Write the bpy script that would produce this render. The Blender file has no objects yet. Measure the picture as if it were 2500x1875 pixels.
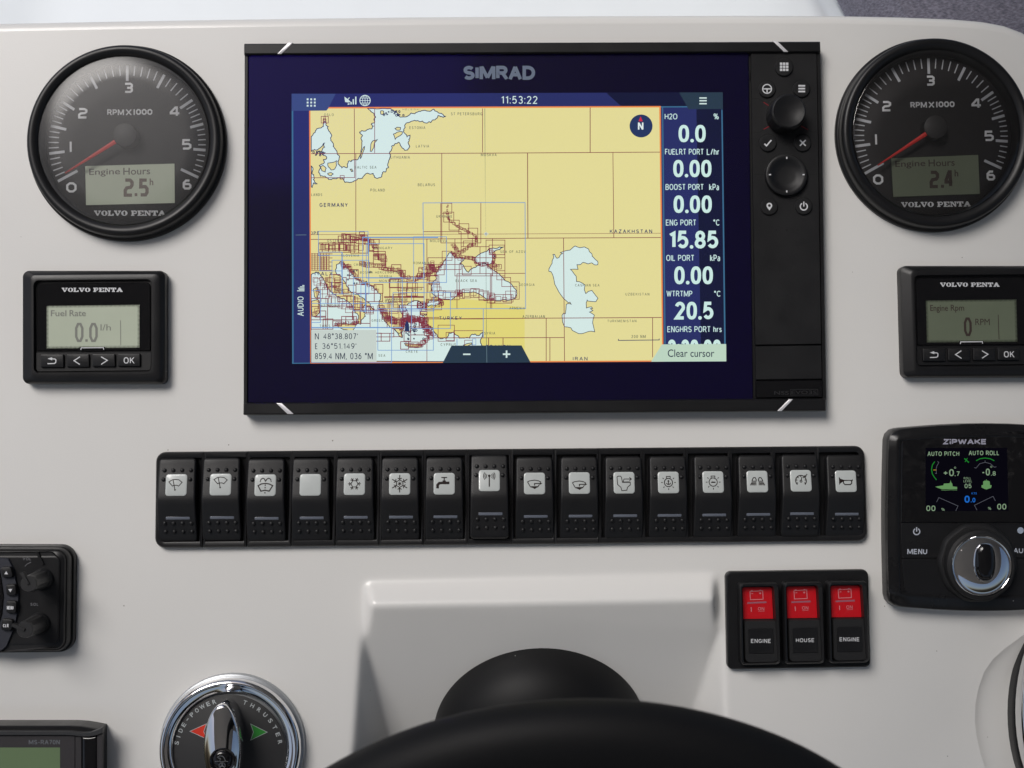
import bpy, bmesh, math, random
import numpy as np
from mathutils import Vector, Matrix
from mathutils.geometry import tessellate_polygon

# ---------------------------------------------------------------- camera, sky, sun, exposure
# Everything is laid out in the frame of the helm panel (x right, y up the panel, z out of it, metres)
# and the whole place is then tipped back so that the panel reclines by 45 degrees.
sc = bpy.context.scene
RAD = math.radians
TIP = Matrix.Rotation(RAD(45), 4, 'X')
DIST = 0.70
FPX = 3084.0                       # focal length in photograph pixels (2500 wide)
ca = bpy.data.cameras.new('camera')
cam = bpy.data.objects.new('camera', ca)
sc.collection.objects.link(cam)
sc.camera = cam
ca.sensor_width = 36.0
ca.lens = FPX / 2500 * 36
ca.clip_start = 0.01
ca.clip_end = 500
ca.dof.use_dof = True
ca.dof.focus_distance = 0.695
ca.dof.aperture_fstop = 9.0
CROT = (Matrix.Rotation(RAD(2.2091), 3, 'X') @ Matrix.Rotation(RAD(-1.1119), 3, 'Y') @ Matrix.Rotation(RAD(-0.4489), 3, 'Z'))
cam.matrix_world = TIP @ (Matrix.Translation((0, 0, DIST)) @ CROT.to_4x4())

EXPOSURE = 0.0
vs = sc.view_settings
vs.view_transform = 'Standard'; vs.look = 'None'; vs.gamma = 1.0; vs.exposure = EXPOSURE
vs.use_curve_mapping = False
KE = 2 ** -EXPOSURE                # keeps the lit screens at their own brightness

SUN_PANEL = Vector((-0.41, 0.52, 0.75)).normalized()    # towards the light, in the panel frame
SUN_DIR = (TIP.to_3x3() @ SUN_PANEL).normalized()
world = bpy.data.worlds.new('World'); sc.world = world; world.use_nodes = True
wn = world.node_tree.nodes; wl = world.node_tree.links
bg = wn['Background']; sky = wn.new('ShaderNodeTexSky'); sky.sky_type = 'NISHITA'; sky.sun_disc = False
sky.sun_elevation = math.asin(SUN_DIR.z); sky.sun_rotation = math.atan2(SUN_DIR.x, SUN_DIR.y)
sky.air_density = 1.0; sky.dust_density = 3.6; sky.ozone_density = 1.0
wl.new(sky.outputs['Color'], bg.inputs['Color']); bg.inputs['Strength'].default_value = 0.075
sd = bpy.data.lights.new('sun', 'SUN'); sd.energy = 2.06; sd.angle = RAD(28); sd.color = (1.0, 0.975, 0.95)
sun = bpy.data.objects.new('sun', sd); sc.collection.objects.link(sun)
sun.rotation_euler = SUN_DIR.to_track_quat('Z', 'Y').to_euler()

# ---------------------------------------------------------------- geometry helpers
def ray(px, py):
    d = CROT @ Vector(((px - 1250) / FPX, -(py - 937.5) / FPX, -1.0))
    return Vector((0, 0, DIST)), d
def P(px, py, zmm=0.0):
    o, d = ray(px, py); t = (zmm * 1e-3 - o.z) / d.z; q = o + d * t
    return q.x, q.y
def on_plane(px, py, p0, n):
    o, d = ray(px, py); t = (p0 - o).dot(n) / d.dot(n); return o + d * t
S0 = 0.000227
def M(zref=0.0, ox=0.0, oy=0.0, s=1.0):
    """map from (zoomed) photograph coordinates to the plane zref"""
    return lambda x, y: P(ox + x / s, oy + y / s, zref)

SL = {}
def lin(c):
    return tuple(((v / 255) / 12.92 if v / 255 <= .04045 else ((v / 255 + .055) / 1.055) ** 2.4) for v in c)

def mesh_obj(name, verts, faces, mat, parent=None, smooth=35, origin=None):
    me = bpy.data.meshes.new(name)
    root = parent
    while root is not None and root.parent is not None: root = root.parent
    off = Vector(root['loc0']) if root is not None else (Vector(origin) if origin is not None else Vector((0, 0, 0)))
    me.from_pydata([tuple(Vector(v) - off) for v in verts], [], faces)
    me.validate()
    if smooth:
        me.polygons.foreach_set('use_smooth', [True] * len(me.polygons))
        me.set_sharp_from_angle(angle=RAD(smooth))
    me.materials.append(mat)
    o = bpy.data.objects.new(name, me); sc.collection.objects.link(o)
    if parent is not None: o.parent = parent
    else: o.location = off
    return o

def thing(name, label, cat, loc, group=None):
    o = bpy.data.objects.new(name, None); sc.collection.objects.link(o)
    o.empty_display_size = 0.01
    o.location = loc; o['loc0'] = tuple(loc)
    o['label'] = label; o['category'] = cat
    if group: o['group'] = group
    return o
def at(px, py, z=0.0):
    x, y = P(px, py, z); return Vector((x, y, z * 1e-3))

def inset(corners, d):
    n = len(corners); out = []
    for i in range(n):
        a, b, c = Vector(corners[i - 1]), Vector(corners[i]), Vector(corners[(i + 1) % n])
        u = (b - a).normalized(); v = (c - b).normalized()
        nu = Vector((-u.y, u.x)); nv = Vector((-v.y, v.x))
        # image coordinates run clockwise with y down: inner side is (-u.y, u.x)
        m = (nu + nv); m.normalize()
        k = max(0.25, m.dot(nu))
        out.append(tuple(b + m * d / k))
    return out
def rounded(corners, r, k=5):
    n = len(corners); out = []
    for i in range(n):
        a, b, c = Vector(corners[i - 1]), Vector(corners[i]), Vector(corners[(i + 1) % n])
        rr = r[i] if isinstance(r, (list, tuple)) else r
        u = (a - b).normalized(); v = (c - b).normalized()
        ang = math.acos(max(-1, min(1, u.dot(v))))
        t = rr / math.tan(ang / 2) if rr > 0 else 0
        t = min(t, (a - b).length * .49, (c - b).length * .49)
        rr = t * math.tan(ang / 2)
        if rr <= 1e-6:
            out += [tuple(b)] * (k + 1); continue
        cen = b + (u + v).normalized() * (rr / math.sin(ang / 2))
        p = b + u * t; q = b + v * t
        a0 = math.atan2((p - cen).y, (p - cen).x); a1 = math.atan2((q - cen).y, (q - cen).x)
        da = (a1 - a0 + math.pi) % (2 * math.pi) - math.pi
        for j in range(k + 1):
            aa = a0 + da * j / k; out.append((cen.x + math.cos(aa) * rr, cen.y + math.sin(aa) * rr))
    return out
def rect(x0, y0, x1, y1): return [(x0, y0), (x1, y0), (x1, y1), (x0, y1)]

def loft_data(rings, cap=True, cap0=False):
    verts = [v for r in rings for v in r]; n = len(rings[0]); faces = []
    for i in range(len(rings) - 1):
        for j in range(n):
            a = i * n + j; b = i * n + (j + 1) % n
            faces.append((a, a + n, b + n, b))
    if cap: faces.append(tuple((len(rings) - 1) * n + j for j in range(n))[::-1])
    if cap0: faces.append(tuple(range(n)))
    return verts, faces
def body(name, corners, r, profile, mat, parent, m, k=5, cap=True, cap0=False, smooth=35):
    """solid lofted from an outline: profile = [(inset in outline units, z mm), ...] from the base to the front"""
    rings = []
    r0 = r
    for d, z in profile:
        rr = [max(.3, q - d) for q in r0] if isinstance(r0, (list, tuple)) else max(.3, r0 - d)
        pts = rounded(inset(corners, d), rr, k)
        rings.append([(*m(x, y), z * 1e-3) for x, y in pts])
    v, f = loft_data(rings, cap, cap0)
    return mesh_obj(name, v, f, mat, parent, smooth)
def lathe(name, cx, cy, profile, mat, parent, m, n=96, cap=True, smooth=35, wob=None, frame=None):
    """profile = [(radius in outline units, z mm)]; centre given in map m"""
    X, Y = m(cx, cy); s = (Vector(m(cx + 10, cy)) - Vector((X, Y))).length / 10
    rings = []
    for r, z in profile:
        ring = []
        for j in range(n):
            a = -2 * math.pi * j / n
            q = r * (wob(a, z) if wob else 1)
            ring.append((X + math.cos(a) * q * s, Y + math.sin(a) * q * s, z * 1e-3))
        rings.append(ring)
    v, f = loft_data(rings, cap)
    return mesh_obj(name, v, f, mat, parent, smooth)

def stroke_pts(pts, w, closed=False):
    n = len(pts); L = []; Rr = []
    for i in range(n):
        if closed: a, b, c = pts[i - 1], pts[i], pts[(i + 1) % n]
        else: a, b, c = pts[max(0, i - 1)], pts[i], pts[min(n - 1, i + 1)]
        a, b, c = Vector(a), Vector(b), Vector(c)
        u = (b - a); v = (c - b)
        if u.length < 1e-9: u = v
        if v.length < 1e-9: v = u
        u.normalize(); v.normalize()
        nu = Vector((-u.y, u.x)); nv = Vector((-v.y, v.x)); m = nu + nv
        if m.length < 1e-3: m = nu
        m.normalize(); k = max(.45, m.dot(nu))
        L.append(b + m * (w / 2 / k)); Rr.append(b - m * (w / 2 / k))
    return L, Rr

TEXT = {}
def text_mesh(s, bold=0.0, spacing=1.0, shear=0.0):
    key = (s, bold, spacing, shear)
    if key not in TEXT:
        c = bpy.data.curves.new('txt', 'FONT'); c.body = s; c.offset = bold; c.space_character = spacing; c.shear = shear
        c.resolution_u = 4
        o = bpy.data.objects.new('txt', c); sc.collection.objects.link(o)
        bpy.context.view_layer.update()
        dg = bpy.context.evaluated_depsgraph_get()
        me = bpy.data.meshes.new_from_object(o.evaluated_get(dg))
        TEXT[key] = ([(v.co.x, v.co.y) for v in me.vertices], [tuple(p.vertices) for p in me.polygons])
        bpy.data.meshes.remove(me); bpy.data.objects.remove(o); bpy.data.curves.remove(c)
    return TEXT[key]

class Art:
    """flat print: polygons, strokes and lettering laid on a surface"""
    def __init__(s, m, z, zf=None, step=0.0015):
        s.m = m; s.z = z; s.v = []; s.f = []; s.zf = zf; s.step = step; s.k = 0; s.wk = 1.0
    def _p(s, x, y):
        X, Y = s.m(x, y)
        return (X, Y, ((s.zf(X, Y) if s.zf else 0) + s.z + s.k * s.step) * 1e-3)
    def poly(s, pts):
        b = len(s.v); P3 = [s._p(x, y) for x, y in pts]; s.v += P3
        for t in tessellate_polygon([[Vector((p[0] * 1000, p[1] * 1000, 0)) for p in P3]]):
            i, j, k = t
            A, B, C = P3[i], P3[j], P3[k]
            cr = (B[0] - A[0]) * (C[1] - A[1]) - (B[1] - A[1]) * (C[0] - A[0])
            s.f.append((b + i, b + j, b + k) if cr > 0 else (b + i, b + k, b + j))
        s.k += 1; return s
    def stroke(s, pts, w, closed=False, clip=None):
        L, R = stroke_pts(pts, w * s.wk, closed); b = len(s.v); n = len(pts)
        if clip:
            for q in L + R: q.y = max(clip[0], min(clip[1], q.y))
        for p in L: s.v.append(s._p(p.x, p.y))
        for p in R: s.v.append(s._p(p.x, p.y))
        for i in range(n if closed else n - 1):
            j = (i + 1) % n; s.f.append((b + i, b + j, b + n + j, b + n + i))
        s.k += 1; return s
    def rr(s, x0, y0, x1, y1, r, k=4): return s.poly(rounded(rect(x0, y0, x1, y1), r, k))
    def disc(s, x, y, r, n=24, ry=None):
        return s.poly([(x + math.cos(2 * math.pi * i / n) * r, y + math.sin(2 * math.pi * i / n) * (ry or r)) for i in range(n)])
    def ring(s, x, y, r, w, n=32, a0=0, a1=360, ry=None):
        cl = abs(a1 - a0) >= 359.9
        q = [(x + math.cos(RAD(a0 + (a1 - a0) * i / n)) * r, y + math.sin(RAD(a0 + (a1 - a0) * i / n)) * (ry or r)) for i in range(n if cl else n + 1)]
        return s.stroke(q, w, cl)
    def text(s, t, x0, y0, x1, y1, bold=0.0, spacing=1.0, shear=0.0, slope=0.0, rot=0):
        vv, ff = text_mesh(t, bold, spacing, shear)
        ax = min(v[0] for v in vv); bx = max(v[0] for v in vv); ay = min(v[1] for v in vv); by = max(v[1] for v in vv)
        b = len(s.v)
        for v in vv:
            u = (v[0] - ax) / (bx - ax or 1); w = (v[1] - ay) / (by - ay or 1)
            if rot == 0: x = x0 + u * (x1 - x0); y = y1 - w * (y1 - y0) + slope * (x - x0)
            else: x = x0 + (1 - w) * (x1 - x0) if rot == 90 else 0; y = y1 - u * (y1 - y0)
            s.v.append(s._p(x, y))
        s.f += [tuple(b + i for i in f) for f in ff]; s.k += 1; return s
    def glyph_arc(s, ch, cx, cy, R, ang, h, w, bold=0.0):
        """one letter standing on a circle; ang from the top, clockwise"""
        vv, ff = text_mesh(ch, bold)
        ax = min(v[0] for v in vv); bx = max(v[0] for v in vv); ay = min(v[1] for v in vv); by = max(v[1] for v in vv)
        b = len(s.v); a = RAD(ang)
        for v in vv:
            u = ((v[0] - ax) / (bx - ax or 1) - .5) * w; q = ((v[1] - ay) / (by - ay or 1) - .5) * h
            r = R + q
            s.v.append(s._p(cx + math.sin(a) * r + math.cos(a) * u, cy - math.cos(a) * r + math.sin(a) * u))
        s.f += [tuple(b + i for i in f) for f in ff]; s.k += 1; return s
    def obj(s, name, mat, parent): return mesh_obj(name, s.v, s.f, mat, parent, smooth=0)

def superell(cx, cy, rx, ry, e=2.0, n=40):
    return [(cx + rx * math.copysign(abs(math.cos(2 * math.pi * i / n)) ** (2 / e), math.cos(2 * math.pi * i / n)), cy + ry * math.copysign(abs(math.sin(2 * math.pi * i / n)) ** (2 / e), math.sin(2 * math.pi * i / n))) for i in range(n)]
def _e(cx, cy, rx, ry, a0, a1, n=10):
    return [(cx + math.cos(RAD(a0 + (a1 - a0) * i / n)) * rx, cy + math.sin(RAD(a0 + (a1 - a0) * i / n)) * ry) for i in range(n + 1)]
def _O(w, y0=0, y1=1, n=20):
    q = []
    for i in range(n):
        t = 2 * math.pi * i / n; c, s = math.cos(t), math.sin(t)
        q.append((w / 2 + w / 2 * math.copysign(abs(c) ** .82, c), (y0 + y1) / 2 + (y1 - y0) / 2 * math.copysign(abs(s) ** .82, s)))
    return q
# grotesque letters as pen strokes: (advance, [(points, closed)])
PEN = {
 'A': (.72, [([(-.02, 1.1), (.36, -.06)], 0), ([(.36, -.06), (.74, 1.1)], 0), ([(.13, .68), (.59, .68)], 0)]),
 'B': (.62, [([(0, 0), (.36, 0)] + _e(.36, .24, .22, .24, -90, 90, 6) + [(0, .48)], 0), ([(.36, .48)] + _e(.38, .74, .24, .26, -90, 90, 6) + [(0, 1), (0, 0)], 0)]),
 'C': (.68, [(_e(.36, .5, .36, .5, -42, -318, 16), 0)]),
 'D': (.68, [([(0, 0), (.28, 0)] + _e(.28, .5, .40, .5, -90, 90, 10) + [(0, 1)], 1)]),
 'E': (.56, [([(.56, 0), (0, 0), (0, 1), (.57, 1)], 0), ([(0, .48), (.52, .48)], 0)]),
 'F': (.52, [([(.52, 0), (0, 0), (0, 1)], 0), ([(0, .48), (.47, .48)], 0)]),
 'G': (.72, [(_e(.36, .5, .36, .5, -45, -340, 16)[:-2] + [(.70, .84), (.70, .54), (.42, .54)], 0)]),
 'H': (.64, [([(0, 0), (0, 1)], 0), ([(.64, 0), (.64, 1)], 0), ([(0, .48), (.64, .48)], 0)]),
 'I': (.0, [([(0, 0), (0, 1)], 0)]),
 'J': (.4, [([(.4, 0), (.4, .72)] + _e(.2, .74, .2, .26, 0, 160, 7), 0)]),
 'X': (.64, [([(-.03, -.1), (.67, 1.1)], 0), ([(.67, -.1), (-.03, 1.1)], 0)]),
 'K': (.62, [([(0, 0), (0, 1)], 0), ([(.64, -.08), (.04, .58)], 0), ([(.22, .42), (.68, 1.1)], 0)]),
 'L': (.5, [([(0, 0), (0, 1), (.5, 1)], 0)]),
 'M': (.92, [([(0, 1.1), (0, -.1)], 0), ([(.03, -.08), (.46, .96)], 0), ([(.46, .96), (.89, -.08)], 0), ([(.92, -.1), (.92, 1.1)], 0)]),
 'N': (.64, [([(0, 1.1), (0, -.1)], 0), ([(.02, -.05), (.62, 1.05)], 0), ([(.64, 1.1), (.64, -.1)], 0)]),
 'O': (.74, [(_O(.74), 1)]),
 'P': (.58, [([(0, 1), (0, 0), (.34, 0)] + _e(.34, .28, .24, .28, -90, 90, 8) + [(0, .56)], 0)]),
 'Q': (.74, [(_O(.74), 1), ([(.46, .74), (.74, 1.04)], 0)]),
 'R': (.62, [([(0, 1), (0, 0), (.36, 0)] + _e(.36, .26, .23, .26, -90, 90, 8) + [(0, .52)], 0), ([(.34, .5), (.66, 1.1)], 0)]),
 'S': (.6, [(_e(.30, .25, .27, .25, -25, -270, 10) + _e(.31, .75, .29, .25, -90, 155, 10)[1:], 0)]),
 'T': (.62, [([(0, 0), (.62, 0)], 0), ([(.31, 0), (.31, 1)], 0)]),
 'U': (.64, [([(0, 0), (0, .68)] + _e(.32, .68, .32, .32, 180, 0, 10) + [(.64, 0)], 0)]),
 'V': (.68, [([(-.03, -.1), (.34, 1.04)], 0), ([(.34, 1.04), (.71, -.1)], 0)]),
 'W': (.98, [([(-.03, -.1), (.25, 1.04)], 0), ([(.25, 1.04), (.49, .0)], 0), ([(.49, .0), (.73, 1.04)], 0), ([(.73, 1.04), (1.01, -.1)], 0)]),
 'Y': (.66, [([(0, 0), (.33, .52), (.33, 1)], 0), ([(.66, 0), (.33, .52)], 0)]),
 'Z': (.6, [([(0, 0), (.58, 0), (0, 1), (.6, 1)], 0)]),
 '0': (.52, [(_O(.52), 1)]),
 '1': (.26, [([(.0, .2), (.24, 0), (.24, 1)], 0)]),
 '2': (.52, [(_e(.26, .27, .25, .27, -165, 20, 9) + [(.02, 1), (.54, 1)], 0)]),
 '3': (.52, [(_e(.25, .25, .24, .25, -150, 90, 9), 0), ([(.25, .5)] + _e(.26, .74, .26, .26, -90, 150, 10), 0)]),
 '4': (.56, [([(.42, 1), (.42, 0), (0, .7), (.58, .7)], 0)]),
 '5': (.52, [([(.48, 0), (.08, 0), (.03, .46)] + _e(.25, .67, .27, .31, -115, 148, 11), 0)]),
 '6': (.52, [([(.44, .03), (.2, .14), (.03, .5)], 0), (_e(.26, .69, .26, .31, 0, 330, 12), 1)]),
 '7': (.5, [([(0, 0), (.5, 0), (.18, 1)], 0)]),
 '8': (.52, [(_e(.26, .25, .22, .25, 0, 330, 12), 1), (_e(.26, .75, .26, .25, 0, 330, 12), 1)]),
 '9': (.52, [(_e(.26, .31, .26, .31, 0, 330, 12), 1), ([(.51, .42), (.36, .84), (.08, .98)], 0)]),
 '.': (.0, [([(0, 1)], 0)]), ':': (.0, [([(0, .32)], 0), ([(0, .95)], 0)]), ',': (.04, [([(.06, .92), (-.04, 1.16)], 2)]), "'": (.0, [([(0, 0), (0, .26)], 0)]),
 '-': (.3, [([(0, .6), (.3, .6)], 0)]), '+': (.5, [([(0, .56), (.5, .56)], 0), ([(.25, .3), (.25, .82)], 0)]), '/': (.36, [([(0, 1), (.36, 0)], 0)]),
 '%': (.78, [(_e(.15, .24, .15, .22, 0, 330, 9), 1), (_e(.63, .76, .15, .22, 0, 330, 9), 1), ([(.18, 1), (.6, 0)], 0)]),
 '°': (.26, [(_e(.13, .12, .13, .13, 0, 330, 9), 1)]), ' ': (.18, []),
 'i': (.0, [([(0, .42), (0, 1.1)], 0), ([(0, 0)], 0)]),
 'k': (.46, [([(0, 0), (0, 1)], 0), ([(.42, .3), (.03, .7)], 0), ([(.16, .58), (.46, 1)], 0)]),
 'a': (.42, [([(.03, .36), (.2, .29), (.4, .38), (.42, 1)], 0), (_e(.21, .8, .21, .2, 0, 330, 9), 1)]),
 'h': (.44, [([(0, 0), (0, 1)], 0), ([(0, .5)] + _e(.22, .5, .22, .2, 180, 360, 6) + [(.44, 1)], 0)]),
 'r': (.28, [([(0, .3), (0, 1)], 0), ([(0, .55), (.12, .33), (.28, .3)], 0)]),
 's': (.36, [(_e(.18, .47, .17, .17, -20, -270, 8) + _e(.18, .82, .18, .18, -90, 160, 8)[1:], 0)]),
}
def pen(a, s, x0, y0, x1, y1, wt=.16, gap=.20, slope=0.0, shear=0.0, rot=0, mono=None):
    """letter a word with round-cornered pen strokes so that it exactly fills a box; wt = stroke / height"""
    H, W = (y1 - y0, x1 - x0) if not rot else (x1 - x0, y1 - y0)
    w = wt * H
    tot = sum(PEN[c][0] for c in s); nstrokes = len(s)
    # width = k * (tot + gap*(n-1)) + n*w
    k = (W - nstrokes * w) / (tot + gap * (nstrokes - 1) or 1) if (tot + gap * (nstrokes - 1)) else 0
    x = w / 2
    for c in s:
        adv, lines = PEN[c]
        for pts, cl in lines:
            q = []
            for u, v in pts:
                X = x + u * k; Y = w / 2 + v * (H - w)
                X += shear * (H - Y)
                if rot: q.append((x0 + Y, y1 - X))
                else: q.append((x0 + X, y0 + Y + slope * X))
            if len(q) == 1: a.disc(q[0][0], q[0][1], w * .56, 12); continue
            a.stroke(q, w, cl == 1, clip=None if (rot or slope or cl == 2) else (y0, y1))
        x += adv * k + gap * k + w
    return a

# ---------------------------------------------------------------- materials
MATS = {}
def nodes(name):
    m = bpy.data.materials.new(name); m.use_nodes = True
    return m, m.node_tree.nodes, m.node_tree.links, m.node_tree.nodes['Principled BSDF']
def solid(name, col, rough=.5, metal=0.0, coat=0.0, spec=.5, bump=0.0, bscale=900, var=0.0, vscale=30, specks=0.0, coat_rough=.05, rvar=0.0, dust=0.0, emit=None, es=0.0, streak=0.0):
    if name in MATS: return MATS[name]
    m, n, l, b = nodes(name); MATS[name] = m
    b.inputs['Base Color'].default_value = (*col, 1); b.inputs['Roughness'].default_value = rough
    b.inputs['Metallic'].default_value = metal; b.inputs['Specular IOR Level'].default_value = spec
    b.inputs['Coat Weight'].default_value = coat; b.inputs['Coat Roughness'].default_value = coat_rough
    if emit: b.inputs['Emission Color'].default_value = (*emit, 1); b.inputs['Emission Strength'].default_value = es
    tc = n.new('ShaderNodeTexCoord')
    def noise(scale, detail=3, vec=None):
        t = n.new('ShaderNodeTexNoise'); t.inputs['Scale'].default_value = scale; t.inputs['Detail'].default_value = detail
        l.new(vec or tc.outputs['Object'], t.inputs['Vector']); return t
    def ramp(src, a, b_, lo=0.0, hi=1.0):
        r = n.new('ShaderNodeMapRange'); r.inputs['From Min'].default_value = a; r.inputs['From Max'].default_value = b_
        r.inputs['To Min'].default_value = lo; r.inputs['To Max'].default_value = hi
        l.new(src, r.inputs['Value']); return r.outputs['Result']
    col_out = None
    def mix(fac, c1, c2):
        x = n.new('ShaderNodeMix'); x.data_type = 'RGBA'
        if isinstance(fac, float): x.inputs[0].default_value = fac
        else: l.new(fac, x.inputs[0])
        if isinstance(c1, tuple): x.inputs[6].default_value = (*c1, 1)
        else: l.new(c1, x.inputs[6])
        if isinstance(c2, tuple): x.inputs[7].default_value = (*c2, 1)
        else: l.new(c2, x.inputs[7])
        return x.outputs[2]
    if var:
        t = noise(vscale, 4)
        col_out = mix(ramp(t.outputs['Fac'], .3, .7), tuple(c * (1 - var) for c in col), tuple(min(1, c * (1 + var)) for c in col))
    if dust:
        t = noise(260, 6); t2 = noise(22, 2)
        mm = n.new('ShaderNodeMath'); mm.operation = 'MULTIPLY'; l.new(ramp(t.outputs['Fac'], .5, .75), mm.inputs[0]); l.new(ramp(t2.outputs['Fac'], .4, .7, 0, dust), mm.inputs[1])
        col_out = mix(mm.outputs[0], col_out or col, (.35, .34, .33))
    if specks:
        vo = n.new('ShaderNodeTexVoronoi'); vo.inputs['Scale'].default_value = 210; l.new(tc.outputs['Object'], vo.inputs['Vector'])
        sp = n.new('ShaderNodeSeparateColor'); l.new(vo.outputs['Color'], sp.inputs[0])
        lim = n.new('ShaderNodeMath'); lim.operation = 'MULTIPLY'; lim.inputs[1].default_value = .085; l.new(ramp(sp.outputs[0], 1 - specks, 1, 0, 1), lim.inputs[0])
        lt = n.new('ShaderNodeMath'); lt.operation = 'LESS_THAN'; l.new(vo.outputs['Distance'], lt.inputs[0]); l.new(lim.outputs[0], lt.inputs[1])
        col_out = mix(lt.outputs[0], col_out or col, (.42, .42, .42) if col[0] < .3 else (.25, .23, .2))
    if col_out is not None: l.new(col_out, b.inputs['Base Color'])
    if rvar:
        t = noise(60, 5); l.new(ramp(t.outputs['Fac'], .3, .7, max(0, rough - rvar), min(1, rough + rvar)), b.inputs['Roughness'])
    if bump:
        t = noise(bscale, 2); bp = n.new('ShaderNodeBump'); bp.inputs['Strength'].default_value = bump; bp.inputs['Distance'].default_value = .0003
        l.new(t.outputs['Fac'], bp.inputs['Height']); l.new(bp.outputs['Normal'], b.inputs['Normal'])
    return m
def glow(name, rgb, k=1.0, grad=None):
    if name in MATS: return MATS[name]
    m = bpy.data.materials.new(name); m.use_nodes = True; n = m.node_tree.nodes; l = m.node_tree.links; n.clear()
    o = n.new('ShaderNodeOutputMaterial'); e = n.new('ShaderNodeEmission'); e.inputs['Color'].default_value = (*lin(rgb), 1)
    e.inputs['Strength'].default_value = k * KE; l.new(e.outputs[0], o.inputs['Surface']); MATS[name] = m
    return m
def clear_glass(name, tint=(1, 1, 1), gloss=(1, 1, 1), rough=.015, ior=1.45, scratch=0.0, glare=0.0, add=None):
    if name in MATS: return MATS[name]
    m = bpy.data.materials.new(name); m.use_nodes = True; n = m.node_tree.nodes; l = m.node_tree.links; n.clear(); MATS[name] = m
    o = n.new('ShaderNodeOutputMaterial'); t = n.new('ShaderNodeBsdfTransparent'); g = n.new('ShaderNodeBsdfGlossy')
    t.inputs['Color'].default_value = (*tint, 1); g.inputs['Color'].default_value = (*gloss, 1); g.inputs['Roughness'].default_value = rough
    f = n.new('ShaderNodeFresnel'); f.inputs['IOR'].default_value = ior
    mx = n.new('ShaderNodeMixShader'); l.new(f.outputs[0], mx.inputs[0]); l.new(t.outputs[0], mx.inputs[1]); l.new(g.outputs[0], mx.inputs[2])
    out = mx.outputs[0]
    if glare:      # diffuse veil standing in for light reflected in the glass
        d = n.new('ShaderNodeBsdfDiffuse'); d.inputs['Color'].default_value = (.8, .8, .8, 1)
        tc = n.new('ShaderNodeTexCoord'); no = n.new('ShaderNodeTexNoise'); no.inputs['Scale'].default_value = 240; no.inputs['Detail'].default_value = 6
        n2 = n.new('ShaderNodeTexNoise'); n2.inputs['Scale'].default_value = 18
        l.new(tc.outputs['Object'], no.inputs['Vector']); l.new(tc.outputs['Object'], n2.inputs['Vector'])
        mu = n.new('ShaderNodeMath'); mu.operation = 'MULTIPLY'; mu.inputs[0].default_value = .45; l.new(no.outputs['Fac'], mu.inputs[1])
        mr = n.new('ShaderNodeMapRange'); mr.inputs['From Min'].default_value = .1; mr.inputs['From Max'].default_value = .45; mr.inputs['To Min'].default_value = glare * .6; mr.inputs['To Max'].default_value = glare
        l.new(mu.outputs[0], mr.inputs['Value'])
        m2 = n.new('ShaderNodeMixShader'); l.new(mr.outputs[0], m2.inputs[0]); l.new(out, m2.inputs[1]); l.new(d.outputs[0], m2.inputs[2]); out = m2.outputs[0]
    l.new(out, o.inputs['Surface'])
    return m

GEL = solid('white gelcoat', (.742, .734, .712), .33, coat=.25, bump=.12, bscale=1100, var=.016, vscale=9, specks=.05, coat_rough=.12)
BLACK = solid('matte black plastic', (.0085, .0085, .0095), .44, spec=.38, bump=.22, bscale=2600, specks=.02, rvar=.06)
BLACKS = solid('satin black plastic', (.0095, .0095, .0105), .36, spec=.36, bump=.10, bscale=2200, specks=.02, rvar=.05)
SOFT = solid('soft rubber black', (.012, .012, .013), .6, spec=.35, bump=.25, bscale=3000, specks=.03)
PIANO = solid('gloss black', (.006, .006, .007), .09, specks=.02)
GROOVE = solid('groove black', (.002, .002, .002), .8)
CHROME = solid('chrome', (.86, .86, .87), .045, metal=1.0, rvar=.02)
STEEL = solid('brushed trim', (.78, .77, .79), .4, metal=.35)
PRINTW = solid('white print', (.62, .63, .65), .5)
PRINTG = solid('grey print', (.40, .41, .44), .5)
PRINTD = solid('dim print', (.10, .10, .11), .5)
DIAL = solid('dial black', (.011, .0095, .0105), .6, spec=.3, bump=.05)
RED = solid('needle red', (.62, .025, .02), .45)

# ---------------------------------------------------------------- the helm panel itself
def structure(o): o['kind'] = 'structure'; return o
TAN = math.tan(RAD(28)); ZR = 0.0095
yr = P(1300, 1474, ZR * 1e3)[1]
FN = Vector((0, -math.sin(RAD(28)), math.cos(RAD(28))))       # the helm face leans back below the ridge
FP = Vector((0, yr, ZR))
def face_pt(px, py): return on_plane(px, py, FP, FN)

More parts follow.
